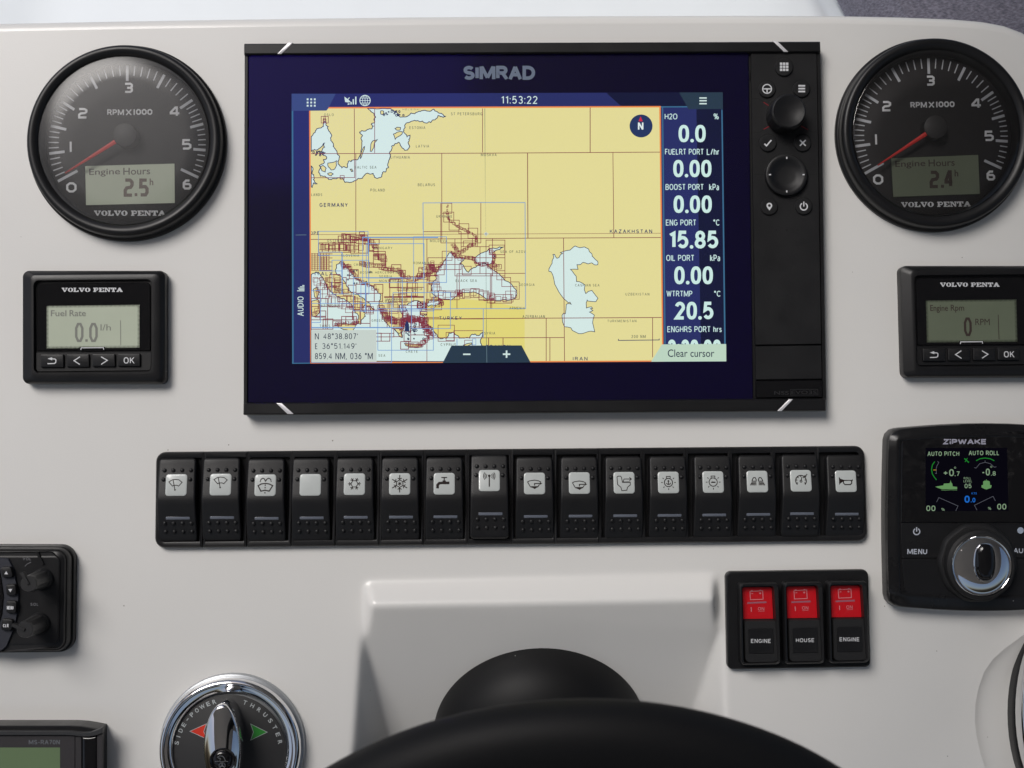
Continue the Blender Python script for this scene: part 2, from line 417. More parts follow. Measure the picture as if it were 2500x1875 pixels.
def build_dash():
    top = [(-500, 88), (-200, 82), (0, 77), (300, 71), (600, 66), (1000, 61), (1400, 58), (1800, 57), (2050, 58), (2200, 61), (2330, 66), (2400, 72), (2450, 81), (2490, 96), (2530, 122), (2560, 156), (2580, 200), (2590, 260)]
    out = top + [(2600, 700), (2640, 1200), (3100, 1500), (3100, 2500), (-500, 2500)]
    outl = [(893, 1421), (1744, 1400), (1760, 1523), (1769, 1762), (1776, 2100), (845, 2100), (865, 1822), (885, 1547)]
    A = [Vector((*P(x, y), 0)) for x, y in out]; O8 = [Vector((*P(x, y), 0)) for x, y in outl]
    X0, Y1 = P(800, 1370); X1, Y0 = P(1850, 2160)
    H = [Vector(q) for q in ((X0, Y1, 0), (X1, Y1, 0), (X1, Y0, 0), (X0, Y0, 0))]
    v = [p.copy() for p in A + H]; f = []
    arc = [(2560, 1500), (2500, 1548), (2450, 1585), (2424, 1608), (2402, 1640), (2388, 1680), (2380.5, 1718), (2379, 1760), (2384, 1800), (2394, 1845), (2408, 1885), (2450, 1980), (2540, 2060), (2700, 2060), (2800, 1950), (2800, 1600), (2700, 1500)]
    T = [Vector((*P(x, y), 0)) for x, y in arc]; v += [p.copy() for p in T]
    for t in tessellate_polygon([A, H, T]):
        a, b, c = (v[i] for i in t)
        f.append(tuple(t) if (b - a).cross(c - a).z > 0 else (t[0], t[2], t[1]))
    # skirt round the rim: a rolled edge, then straight back
    n = len(A); prev = list(range(n)); R = .006
    nr = []
    for i in range(n):
        u = (A[i] - A[i - 1]).normalized(); w = (A[(i + 1) % n] - A[i]).normalized()
        q = (Vector((-u.y, u.x, 0)) + Vector((-w.y, w.x, 0))).normalized(); nr.append(q)
    for kk in list(range(1, 7)) + [7]:
        if kk < 7: a = RAD(15 * kk); off, z = R * math.sin(a), -R * (1 - math.cos(a))
        else: off, z = R, -.09
        cur = []
        for i in range(n): cur.append(len(v)); v.append(A[i] + nr[i] * off + Vector((0, 0, z)))
        for i in range(n):
            j = (i + 1) % n; f.append((prev[i], cur[i], cur[j], prev[j]))
        prev = cur
    # shallow dish round the throttle, at the right edge
    cT = Vector((*P(2600, 1750), 0)); prev = [n + len(H) + i for i in range(len(T))]
    for sc_, z in ((.992, -.0002), (.98, -.0007), (.90, -.0026), (.72, -.006), (.60, -.0065), (.1, -.007)):
        cur = []
        for q in T: cur.append(len(v)); w = cT + (q - cT) * sc_; v.append(Vector((w.x, w.y, z)))
        for i in range(len(T)):
            j = (i + 1) % len(T); f.append((prev[i], prev[j], cur[j], cur[i]))
        prev = cur
    f.append(tuple(prev))
    # helm boss: ledge up to the ridge, leaning face, cheeks; sampled on a fine grid and rounded off
    bv = [tuple(q) for q in O8]
    def add(q): bv.append(tuple(q)); return len(bv) - 1
    rl = add((*P(902, 1477, ZR * 1e3), ZR)); rr = add((*P(1748, 1462, ZR * 1e3), ZR))
    fl = [rl, add(face_pt(893, 1553)), add(face_pt(944, 1783)), add(face_pt(985, 2150))]
    fr = [rr, add(face_pt(1748, 1540)), add(face_pt(1701, 1723)), add(face_pt(1645, 2150))]
    bf = [(0, rl, rr, 1)] + [(fl[i], fl[i + 1], fr[i + 1], fr[i]) for i in range(3)]
    bf += [(0, 7, fl[1], rl), (1, rr, fr[1], 2), (7, 6, fl[2], fl[1]), (2, fr[1], fr[2], 3), (6, 5, fl[3], fl[2]), (3, fr[2], fr[3], 4)]
    st = .0009; nx = int((X1 - X0) / st) + 1; ny = int((Y1 - Y0) / st) + 1
    gx = np.linspace(X0, X1, nx); gy = np.linspace(Y1, Y0, ny); GX, GY = np.meshgrid(gx, gy); Z = np.zeros_like(GX)
    for q in bf:
        for tri in ((q[0], q[1], q[2]), (q[0], q[2], q[3])):
            (ax, ay, az), (bx, by, bz), (cx, cy, cz) = (bv[i] for i in tri)
            d = (by - cy) * (ax - cx) + (cx - bx) * (ay - cy)
            if abs(d) < 1e-12: continue
            l1 = ((by - cy) * (GX - cx) + (cx - bx) * (GY - cy)) / d; l2 = ((cy - ay) * (GX - cx) + (ax - cx) * (GY - cy)) / d; l3 = 1 - l1 - l2
            ok = (l1 >= -1e-6) & (l2 >= -1e-6) & (l3 >= -1e-6); Z[ok] = (l1 * az + l2 * bz + l3 * cz)[ok]
    sg = .0017 / st; kr = np.exp(-.5 * (np.arange(-7, 8) / sg) ** 2); kr /= kr.sum()
    Zp = np.pad(Z, 7, mode='edge')
    Zp = np.apply_along_axis(lambda m_: np.convolve(m_, kr, 'valid'), 0, Zp); Z2 = np.apply_along_axis(lambda m_: np.convolve(m_, kr, 'valid'), 1, Zp)
    b0 = len(v)
    for j in range(ny):
        for i in range(nx): v.append(Vector((gx[i], gy[j], float(Z2[j, i]))))
    for j in range(ny - 1):
        for i in range(nx - 1): c = b0 + j * nx + i; f.append((c, c + nx, c + nx + 1, c + 1))
    o = mesh_obj('dashboard', v, f, GEL, None, smooth=40)
    return structure(o)
build_dash()

# ---------------------------------------------------------------- what shows past the top edge of the dash
def quad(name, pts, mat, z): 
    v = []
    for q in pts:
        x, y, zz = (*q, z)[:3] if len(q) == 2 else q
        v.append((*P(x, y, zz), zz * 1e-3))
    return v
MOULD = solid('deck moulding gelcoat', (.88, .93, .96), .25, coat=.3, var=.01)
MB = -170
def mould():
    v = []; f = []
    xs = [(-900, 0), (10, 0), (60, -5), (170, -5), (235, 0), (900, 0), (1860, 0), (1960, 4), (1995, 0), (2010, -10), (2148, -10), (2160, -40)]
    rows = [(-900, -60), (-20, -6), (60, 0), (200, 2), (700, 5)]
    for ry, dz in rows:
        for x, d in xs:
            sk = (ry - 0) * (.48 if x > 1500 else (-.25 if 0 < x < 400 else 0))
            z = MB + d * 1.0 - .15 * (60 - ry)
            v.append((*P(x + sk, ry, z), z * 1e-3))
    n = len(xs)
    for i in range(len(rows) - 1):
        for j in range(n - 1):
            a = i * n + j; f.append((a, a + n, a + n + 1, a + 1))
    return structure(mesh_obj('deck_moulding', v, f, MOULD, None, smooth=60))
mould()

def cushion():
    m, n, l, b = nodes('grey woven fabric')
    tc = n.new('ShaderNodeTexCoord')
    mp = n.new('ShaderNodeMapping'); mp.inputs['Rotation'].default_value = (0, 0, RAD(-24)); mp.inputs['Scale'].default_value = (1, 4.2, 1)
    l.new(tc.outputs['Object'], mp.inputs['Vector'])
    n1 = n.new('ShaderNodeTexNoise'); n1.inputs['Scale'].default_value = 420; n1.inputs['Detail'].default_value = 4; l.new(mp.outputs[0], n1.inputs['Vector'])
    n2 = n.new('ShaderNodeTexNoise'); n2.inputs['Scale'].default_value = 30; n2.inputs['Detail'].default_value = 4; l.new(tc.outputs['Object'], n2.inputs['Vector'])
    r = n.new('ShaderNodeValToRGB'); l.new(n1.outputs['Fac'], r.inputs[0])
    r.color_ramp.elements[0].position = .38; r.color_ramp.elements[0].color = (.11, .108, .145, 1)
    r.color_ramp.elements[1].position = .66; r.color_ramp.elements[1].color = (.31, .30, .37, 1)
    mx = n.new('ShaderNodeMix'); mx.data_type = 'RGBA'; mx.blend_type = 'MULTIPLY'; mx.inputs[0].default_value = .5
    l.new(r.outputs[0], mx.inputs[6]); r2 = n.new('ShaderNodeMapRange'); r2.inputs['To Min'].default_value = .6; r2.inputs['To Max'].default_value = 1.2
    l.new(n2.outputs['Fac'], r2.inputs['Value']); l.new(r2.outputs[0], mx.inputs[7]); l.new(mx.outputs[2], b.inputs['Base Color'])
    b.inputs['Roughness'].default_value = .85
    bp = n.new('ShaderNodeBump'); bp.inputs['Strength'].default_value = .6; bp.inputs['Distance'].default_value = .0006
    l.new(n1.outputs['Fac'], bp.inputs['Height']); l.new(bp.outputs[0], b.inputs['Normal'])
    z = -118.0
    edge = [(2060, -90), (2100, -15), (2112, 10), (2150, 80), (2230, 230), (2300, 400)]
    v = []; f = []; W = 14
    for k, (x, y) in enumerate(edge):
        for j in range(W):
            t = j / (W - 1)
            xx = x + 1100 * t; zz = z - 22 * max(0, 1 - t * 14) ** 2 + 1.2 * math.sin(j * 1.3 + k)
            v.append((*P(xx, y, zz), zz * 1e-3))
    for i in range(len(edge) - 1):
        for j in range(W - 1):
            a = i * W + j; f.append((a, a + W, a + W + 1, a + 1))
    # underside and closing faces so that the pad has thickness
    b0 = len(v)
    for i in range(len(edge)):
        x, y = edge[i]; v.append((*P(x, y, z - 22), (z - 62) * 1e-3))
    for i in range(len(edge) - 1): f.append((i * W, b0 + i, b0 + i + 1, (i + 1) * W))
    o = mesh_obj('seat_cushion', v, f, m, None, smooth=60, origin=(*P(2350, 60, z), z * 1e-3))
    o['label'] = 'grey woven fabric cushion beyond the rounded top right corner of the dashboard'; o['category'] = 'cushion'
cushion()

# ---------------------------------------------------------------- custom lettering
SLAB = {   # wide slab-serif capitals on a unit box, y down
 'V': [[(0, 0), (.46, 0), (.46, .2), (.36, .2), (.56, .68), (.74, .2), (.62, .2), (.62, 0), (1, 0), (1, .2), (.92, .2), (.60, 1), (.42, 1), (.08, .2), (0, .2)]],
 'L': [[(0, 0), (.52, 0), (.52, .18), (.42, .18), (.42, .80), (.74, .80), (.80, .58), (1, .58), (1, 1), (0, 1), (0, .82), (.12, .82), (.12, .18), (0, .18)]],
 'E': [[(0, 0), (.96, 0), (.96, .36), (.80, .36), (.72, .18), (.42, .18), (.42, .41), (.62, .41), (.62, .60), (.42, .60), (.42, .82), (.74, .82), (.84, .62), (1, .62), (1, 1), (0, 1), (0, .82), (.12, .82), (.12, .18), (0, .18)]],
 'N': [[(0, 0), (.38, 0), (.76, .62), (.76, .18), (.62, .18), (.62, 0), (1, 0), (1, .18), (.90, .18), (.90, 1), (.72, 1), (.26, .30), (.26, .82), (.42, .82), (.42, 1), (0, 1), (0, .82), (.12, .82), (.12, .18), (0, .18)]],
 'T': [[(0, 0), (1, 0), (1, .40), (.84, .40), (.78, .18), (.66, .18), (.66, .82), (.78, .82), (.78, 1), (.22, 1), (.22, .82), (.34, .82), (.34, .18), (.22, .18), (.16, .40), (0, .40)]],
 'A': [[(.40, 0), (.62, 0), (.94, .82), (1, .82), (1, 1), (.58, 1), (.58, .82), (.64, .82), (.61, .73), (.33, .73), (.29, .82), (.40, .82), (.40, 1), (0, 1), (0, .82), (.08, .82)]],
}
def slab_word(a, word, x0, y0, x1, y1):
    wid = {'V': 1.0, 'O': .92, 'L': .86, 'P': .9, 'E': .92, 'N': 1.02, 'T': .94, 'A': 1.05, ' ': .42}
    tot = sum(wid[c] + .04 for c in word) - .04; k = (x1 - x0) / tot; x = x0; h = y1 - y0
    for c in word:
        w = wid[c] * k
        if c == 'O':
            n = 22; o = [(x + w / 2 + math.cos(2 * math.pi * i / n) * w * .37, y0 + h / 2 + math.sin(2 * math.pi * i / n) * h * .42) for i in range(n)]
            L, R = [], []
            b = len(a.v)
            for i in range(n):
                t = 2 * math.pi * i / n; th = .26 * abs(math.cos(t)) + .10
                for q in (0, 1):
                    rx = w * (.5 - q * th * .95); ry = h * (.5 - q * th * .9)
                    a.v.append(a._p(x + w / 2 + math.cos(t) * rx, y0 + h / 2 + math.sin(t) * ry))
            for i in range(n):
                j = (i + 1) % n; a.f.append((b + 2 * i, b + 2 * i + 1, b + 2 * j + 1, b + 2 * j))
        elif c == 'P':
            a.poly([(x, y0), (x + w * .42, y0), (x + w * .42, y0 + h * .82), (x + w * .54, y0 + h * .82), (x + w * .54, y1), (x, y1), (x, y0 + h * .82), (x + w * .12, y0 + h * .82), (x + w * .12, y0 + h * .18), (x, y0 + h * .18)])
            a.stroke([(x + w * .425, y0 + h * .09), (x + w * .68, y0 + h * .09), (x + w * .84, y0 + h * .17), (x + w * .88, y0 + h * .32), (x + w * .83, y0 + h * .48), (x + w * .66, y0 + h * .56), (x + w * .425, y0 + h * .56)], h * .2)
        elif c in SLAB:
            for pl in SLAB[c]: a.poly([(x + u * w, y0 + v * h) for u, v in pl])
            if c == 'A': pass
        x += w + .04 * k
    return a
DIG = {   # squarish instrument numerals, strokes on a unit box
 '0': [([(.3, 0), (.7, 0), (1, .25), (1, .75), (.7, 1), (.3, 1), (0, .75), (0, .25)], True)],
 '1': [([(.5, 0), (.5, 1)], False)],
 '2': [([(0, 0), (.72, 0), (1, .14), (1, .34), (.78, .48), (.22, .52), (0, .68), (0, 1), (1, 1)], False)],
 '3': [([(0, 0), (.78, 0), (1, .14), (1, .36), (.76, .5), (.3, .5)], False), ([(.76, .5), (1, .64), (1, .86), (.78, 1), (0, 1)], False)],
 '4': [([(.74, 1.05), (.74, 0), (.56, 0), (0, .62), (0, .74), (1.05, .74)], False)],
 '5': [([(.95, 0), (.06, 0), (.02, .46), (.74, .44), (1, .58), (1, .84), (.76, 1), (0, 1)], False)],
 '6': [([(.86, 0), (.34, 0), (0, .3), (0, .82), (.2, 1), (.8, 1), (1, .84), (1, .6), (.8, .44), (.1, .44)], False)],
 '7': [([(0, 0), (1, 0), (.4, 1)], False)],
 '8': [([(.2, 0), (.8, 0), (1, .12), (1, .38), (.84, .5), (.16, .5), (0, .38), (0, .12)], True), ([(.16, .5), (.84, .5), (1, .62), (1, .88), (.8, 1), (.2, 1), (0, .88), (0, .62)], True)],
}
def digits(a, ch, x0, y0, x1, y1, w):
    for pts, cl in DIG[ch]:
        a.stroke([(x0 + w / 2 + u * (x1 - x0 - w), y0 + w / 2 + v * (y1 - y0 - w)) for u, v in pts], w, cl)
    return a

# ---------------------------------------------------------------- tachometers
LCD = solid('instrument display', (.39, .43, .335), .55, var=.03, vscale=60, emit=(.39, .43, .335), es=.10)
LCD2 = solid('shaded instrument display', (.125, .148, .10), .5, var=.05, vscale=60)  # darker copy for the right side; weaker reflected light put into the colour
INK = solid('display ink', (.10, .085, .075), .6)
INK2 = solid('display ink pale', (.20, .205, .18), .6)
INKD = solid('display ink dark', (.035, .02, .016), .6)
GLASS = clear_glass('instrument glass', glare=.06, rough=.24)
GLASS_FAINT = clear_glass('instrument glass faint glare', glare=.012)
def tach(right):
    k = 2.675; m0 = M(0, 0, 0, k); md = M(.8, 0, 0, k); mh = M(7.5, 0, 0, k)
    t = thing('tachometer', 'round black engine speed gauge reading 2.4 hours, right of the chart plotter' if right else
              'round black engine speed gauge reading 2.5 hours, top left of the dashboard', 'gauge', at(313, 351), 'engine speed gauges')
    c0 = (313 * k, 351 * k)
    wob = None
    prof = [(242, 0), (242, 1.6), (241, 2.4), (236, 3.0), (235, 6.6), (233.5, 8.4), (230, 9.6), (225, 10.1), (219, 10.0), (212, 9.2), (207, 8.0), (205, 7.2)]
    lathe('bezel', *c0, [(r * k, z) for r, z in prof], BLACKS, t, m0, cap=False, n=128, smooth=50)
    lathe('inner_wall', *c0, [(r * k, z) for r, z in [(205.5, 7.6), (204, 6.0), (203.5, 3), (200, .9)]], solid('inner wall', (.02, .019, .02), .3), t, m0, cap=False, n=128)
    lathe('dial', *c0, [(r * k, z) for r, z in [(204, .5), (203, .6)]], DIAL, t, m0, n=96)
    # scale
    a = Art(md, .75); cx, cy = 310.5 * k, 351.5 * k; R = 192 * k
    maj = [-118.3, -97, -76.6, -57, -28.6, 0, 28.2, 56, 75.2, 94.5, 115.2]
    def tick(ang, ln, w):
        s_, c_ = math.sin(RAD(ang)), -math.cos(RAD(ang))
        a.stroke([(cx + s_ * R, cy + c_ * R), (cx + s_ * (R - ln), cy + c_ * (R - ln))], w)
    for g, ln_ in zip(maj, (54, 38, 39, 38, 38, 38, 37, 36, 33, 30, 47)): tick(g, ln_ * k, 6.6 * k)
    for i in range(len(maj) - 1):
        for j in range(1, 5): tick(maj[i] + (maj[i + 1] - maj[i]) * j / 5, (24.5 - (6 if i in (8, 9) else 0)) * k, 2.7 * k)
    a.obj('scale_marks', PRINTG, t)
    a = Art(md, .76)
    for ch, bx in {'3': (810, 540, 868, 607), '2': (510, 705, 571, 774), '0': (432, 1190, 500, 1257), '4': (1108, 695, 1175, 760), '5': (1188, 908, 1250, 977), '6': (1193, 1172, 1250, 1238)}.items():
        a = Art(md, .76); digits(a, ch, *bx, 14); a.obj('numeral', PRINTW, t)
    a = Art(md, .76); a.poly(rect(455, 925, 468, 992)); a.obj('numeral', PRINTW, t)
    a = Art(md, .76); pen(a, 'RPM', 700, 714, 810, 753, wt=.2, gap=.13); a.stroke([(824, 715), (857, 751)], 8); a.stroke([(857, 715), (824, 751)], 8)
    a.poly(rect(872, 713, 881, 751))
    for i in range(3): digits(a, '0', 888 + i * 37, 712, 921 + i * 37, 750, 9)
    a.obj('unit_lettering', PRINTW, t)
    a = Art(md, .76); slab_word(a, 'VOLVO PENTA', 614, 1375, 1080, 1409); a.obj('maker_lettering', PRINTW, t)
    # display
    q = [(557, 1085), (1140, 1069), (1142, 1326), (563, 1340)]
    body('display_frame', inset(q, -7), 6, [(0, .4), (0, .95), (6, .95)], GROOVE, t, md)
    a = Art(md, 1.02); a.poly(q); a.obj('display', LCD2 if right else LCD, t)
    a = Art(md, 1.06); sl = -.022
    a.text('Engine', 583, 1103, 785, 1156, bold=.008, slope=sl); a.text('Hours', 806, 1097, 981, 1143, bold=.008, slope=sl)
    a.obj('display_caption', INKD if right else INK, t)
    a = Art(md, 1.06)
    if right: digits(a, '2', 808, 1170, 874, 1286, 22); a.poly(rect(884, 1264, 904, 1284)); digits(a, '4', 908, 1168, 970, 1280, 22)
    else: digits(a, '2', 808, 1166, 874, 1286, 22); a.poly(rect(880, 1262, 898, 1282)); digits(a, '5', 908, 1166, 972, 1284, 22)
    a.text('h', 978, 1166, 1002, 1210, bold=.02)
    a.obj('display_digits', INKD if right else solid('display ink brown', (.135, .10, .08), .6), t)
    # needle
    v = []; hb = mh(814, 880)
    tip = Vector(mh(421, 1127)); b0 = Vector(mh(745, 925)); d = (b0 - tip).normalized(); nn = Vector((-d.y, d.x))
    px = .085e-3
    secs = [(tip, 4 * px, 6.3), (b0 + d * 60 * px, 15 * px, 6.8)]
    for c, w, z in secs:
        for sx, dz in ((-1, -.5), (-1, 0), (0, .35), (1, 0), (1, -.5)): v.append((*(c + nn * w * sx), (z + dz) * 1e-3))
    f = [(i, i + 1, i + 6, i + 5) for i in range(4)] + [(4, 3, 2, 1, 0), (5, 6, 7, 8, 9), (0, 5, 9, 4)]
    nd = mesh_obj('needle', v, f, RED, t, smooth=0)
    bm = bmesh.new(); bm.from_mesh(nd.data); bmesh.ops.recalc_face_normals(bm, faces=bm.faces); bm.to_mesh(nd.data); bm.free()
    lathe('hub_cap', 814, 880, [(78, .9), (78, 6.8), (77, 7.4), (73, 7.6)], solid('hub cap', (.022, .02, .021), .55), nd, mh, n=64)
    lathe('glass', *c0, [(206 * k, 8.4), (204.5 * k, 8.6), (150 * k, 8.64), (80 * k, 8.67), (1 * k, 8.68)], GLASS_FAINT if right else GLASS, t, m0, n=96, smooth=60)
    if right:
        d = Vector(P(2277.5, 255.6, .8)) - Vector(P(316.9, 274, .8))
        t.location += Vector((d.x, d.y, 0)); t.rotation_euler.z = RAD(.6)
    return t
tach(False); tach(True)

# ---------------------------------------------------------------- the two small engine displays
def halftone_mat(name, base):
    """a printed dot screen fading into the display window"""
    return base
def engine_display(right):
    k = 3.687; mz = lambda z: M(z, 0, 620, k)
    t = thing('engine_display', 'small black engine display reading 0 RPM below the right gauge' if right else 'small black engine display reading Fuel Rate 0.0 below the left gauge', 'display', at(243, 800), 'small engine displays')
    m0 = mz(0); mf = mz(8.5); ml = mz(5.4); mb = mz(8.0)
    # outer bezel with sloping sides and a sunk field
    o = rect(239, 162, 1516, 1174)
    ff = [Vector(m0(279, 172)), Vector(m0(1516, 1173))]
    rings = []
    def ring(c, r, z, mm): rings.append([(*mm(x, y), z * 1e-3) for x, y in rounded(c, r, 6)])
    q = [(240, 162), (1465, 150), (1468, 1168), (243, 1176)]
    ring(inset(o, 0), 55, 0, m0); ring(inset(o, 0), 55, 5.0, m0); ring(inset(o, 4), 55, 6.2, m0); ring(inset(q, 26), 50, 8.2, mf); ring(inset(q, 34), 48, 8.5, mf)
    qi = [(303, 240), (1365, 229), (1360, 1061), (305, 1072)]
    ring(inset(qi, -3), 50, 8.5, mf); ring(inset(qi, 0), 48, 8.2, mf); ring(inset(qi, 3), 46, 6.0, mf)
    v, f = loft_data(rings); mesh_obj('bezel', v, f, BLACKS, t)
    body('window', [(323, 262), (1345, 252), (1345, 868), (323, 872)], [36, 36, 4, 4], [(0, 5.8), (0, 6.7), (4, 7.0)], PIANO, t, mf)
    body('key_field', [(312, 884), (1356, 878), (1354, 1050), (312, 1060)], [4, 4, 34, 34], [(0, 5.8), (0, 6.5), (5, 6.8)], BLACK, t, mf)
    ml = mz(7.05)
    W = (418, 462, 1258, 852)
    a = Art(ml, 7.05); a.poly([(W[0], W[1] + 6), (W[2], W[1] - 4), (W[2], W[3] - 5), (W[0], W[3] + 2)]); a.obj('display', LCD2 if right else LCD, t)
    a = Art(ml, 7.08, step=0)
    for r_ in range(3):          # halftone dots in the masking print round the window
        s = [6.4, 4.8, 3.2][r_]; off = r_ * 9
        x = W[0] - 4
        i = 0
        while x < W[2] + 4:
            for yy in (W[1] + off + 2 - (x - W[0]) * .012, W[3] - off - (x - W[0]) * .008): a.poly([(x - s, yy), (x, yy - s), (x + s, yy), (x, yy + s)])
            x += 11.6; 
        y = W[1] + 10
        while y < W[3]:
            for xx in (W[0] + off, W[2] - off): a.poly([(xx - s, y), (xx, y - s), (xx + s, y), (xx, y + s)])
            y += 11.6
    a.obj('halftone_border', PIANO, t)['kind'] = 'stuff'
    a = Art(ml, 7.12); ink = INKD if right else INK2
    if right: a.text('Engine', 458, 508, 622, 580, bold=.01); a.text('Rpm', 648, 506, 772, 578, bold=.01)
    else: a.text('Fuel', 458, 507, 598, 561, bold=.01); a.text('Rate', 626, 505, 773, 561, bold=.01)
    a.obj('display_caption', ink, t)
    a = Art(ml, 7.12)
    if right: digits(a, '0', 765, 622, 838, 792, 22); a.text('RPM', 872, 634, 1005, 692)
    else:
        digits(a, '0', 675, 620, 752, 793, 22); a.poly(rect(768, 768, 790, 790)); digits(a, '0', 803, 620, 880, 793, 22); a.text('l/h', 905, 632, 998, 690)
    a.stroke([(1085, 597), (1087, 822)], 6)
    a.obj('display_digits', ink, t)
    a = Art(ml, 7.12); slab_word(a, 'VOLVO PENTA', 556, 304, 1104, 342); a.obj('maker_lettering', PRINTW, t)
    a = Art(ml, 7.14); a.poly(rect(718, 836, 945, 872)); a.obj('tab_ground', PIANO, t)
    a = Art(ml, 7.17); a.stroke([(728, 864), (731, 845), (931, 843), (934, 861)], 8); a.obj('tab_mark', PRINTW, t)
    for i, q in enumerate([(365, 902, 575, 1022), (598, 901, 805, 1019), (830, 898, 1037, 1016), (1058, 896, 1263, 1013)]):
        kb = body('key', rect(*q), 12, [(0, 6.7), (1, 7.8), (4, 8.2), (10, 8.35)], BLACK, t, mb)
        a = Art(mb, 8.4)
        if i == 0: a.stroke([(430, 988), (492, 986), (503, 978), (506, 955), (497, 946), (470, 944)], 9); a.poly([(430, 943), (472, 930), (472, 958)])
        if i == 1: a.stroke([(722, 926), (668, 961), (722, 996)], 9)
        if i == 2: a.stroke([(912, 926), (968, 958), (912, 995)], 9)
        if i == 3: pen(a, 'OK', 1115, 930, 1210, 987, wt=.15)
        a.obj('key_symbol', PRINTW, kb)
    if right:
        d = Vector(P(2294.6, 689.7, 7)) - Vector(P(150.5, 702.2, 7)); t.location += Vector((d.x, d.y, 0))
engine_display(False); engine_display(True)

# ---------------------------------------------------------------- hardtop overhead with its open hatch (out of view; added to grade the sunlight across the dash)
def hardtop_shade():
    inv = TIP.inverted()
    out = [(-1.6, -2.6), (1.6, -2.6), (1.6, .9), (-1.6, .9)]
    light_hatch = [(-1.35, -.52), (-.02, -.52), (-.02, .88), (-1.35, .88)]  # opening shaped to leave the right and lower dash darker
    loops = [out, light_hatch]; v = []; f = []; flat = [c for l_ in loops for c in l_]; N = len(flat)
    for zz in (1.0, 1.02): v += [tuple(inv @ Vector((*c, zz))) for c in flat]
    for t_ in tessellate_polygon([[Vector((*c, 0)) for c in l_] for l_ in loops]): f += [tuple(t_), tuple(N + i for i in t_)]
    b0 = 0
    for l_ in loops:
        n = len(l_)
        for i in range(n): j = (i + 1) % n; f.append((b0 + i, b0 + j, N + b0 + j, N + b0 + i))
        b0 += n
    o = structure(mesh_obj('hardtop_shade', v, f, solid('hardtop underside', (.42, .41, .40), .5), None, smooth=0))
    v = [tuple(inv @ Vector(q)) for q in ((-2.2, -4, -.95), (2.2, -4, -.95), (2.2, .4, -.95), (-2.2, .4, -.95))]
    structure(mesh_obj('cockpit_sole', v, [(0, 1, 2, 3)], solid('cockpit sole', (.5, .47, .43), .6, var=.05), None, smooth=0))
hardtop_shade()

# ---------------------------------------------------------------- chart plotter
rnd = random.Random(5)
zA = lambda x, y: (580 + x / 3.456, 80 + y / 3.456)
zB = lambda x, y: (1200 + x / 3.456, 80 + y / 3.456)
zC = lambda x, y: (700 + x / 4.608, 540 + y / 4.608)
zD = lambda x, y: (1020 + x / 3.95, 480 + y / 3.95)
zE = lambda x, y: (1300 + x / 4.424, 540 + y / 4.424)
zK = lambda x, y: (1800 + x / 3.19, 80 + y / 3.19)
zL = lambda x, y: (1780 + x / 3.949, 600 + y / 3.949)
def jag(pts, amp, closed=True, lev=2):
    for _ in range(lev):
        out = []; n = len(pts)
        for i in range(n if closed else n - 1):
            a = pts[i]; b = pts[(i + 1) % n]; d = math.dist(a, b)
            out.append(a)
            if d > 3:
                q = (rnd.random() - .5) * min(amp, d * .45)
                out.append(((a[0] + b[0]) / 2 - (b[1] - a[1]) / d * q, (a[1] + b[1]) / 2 + (b[0] - a[0]) / d * q))
        if not closed: out.append(pts[-1])
        pts = out; amp *= .6
    return pts
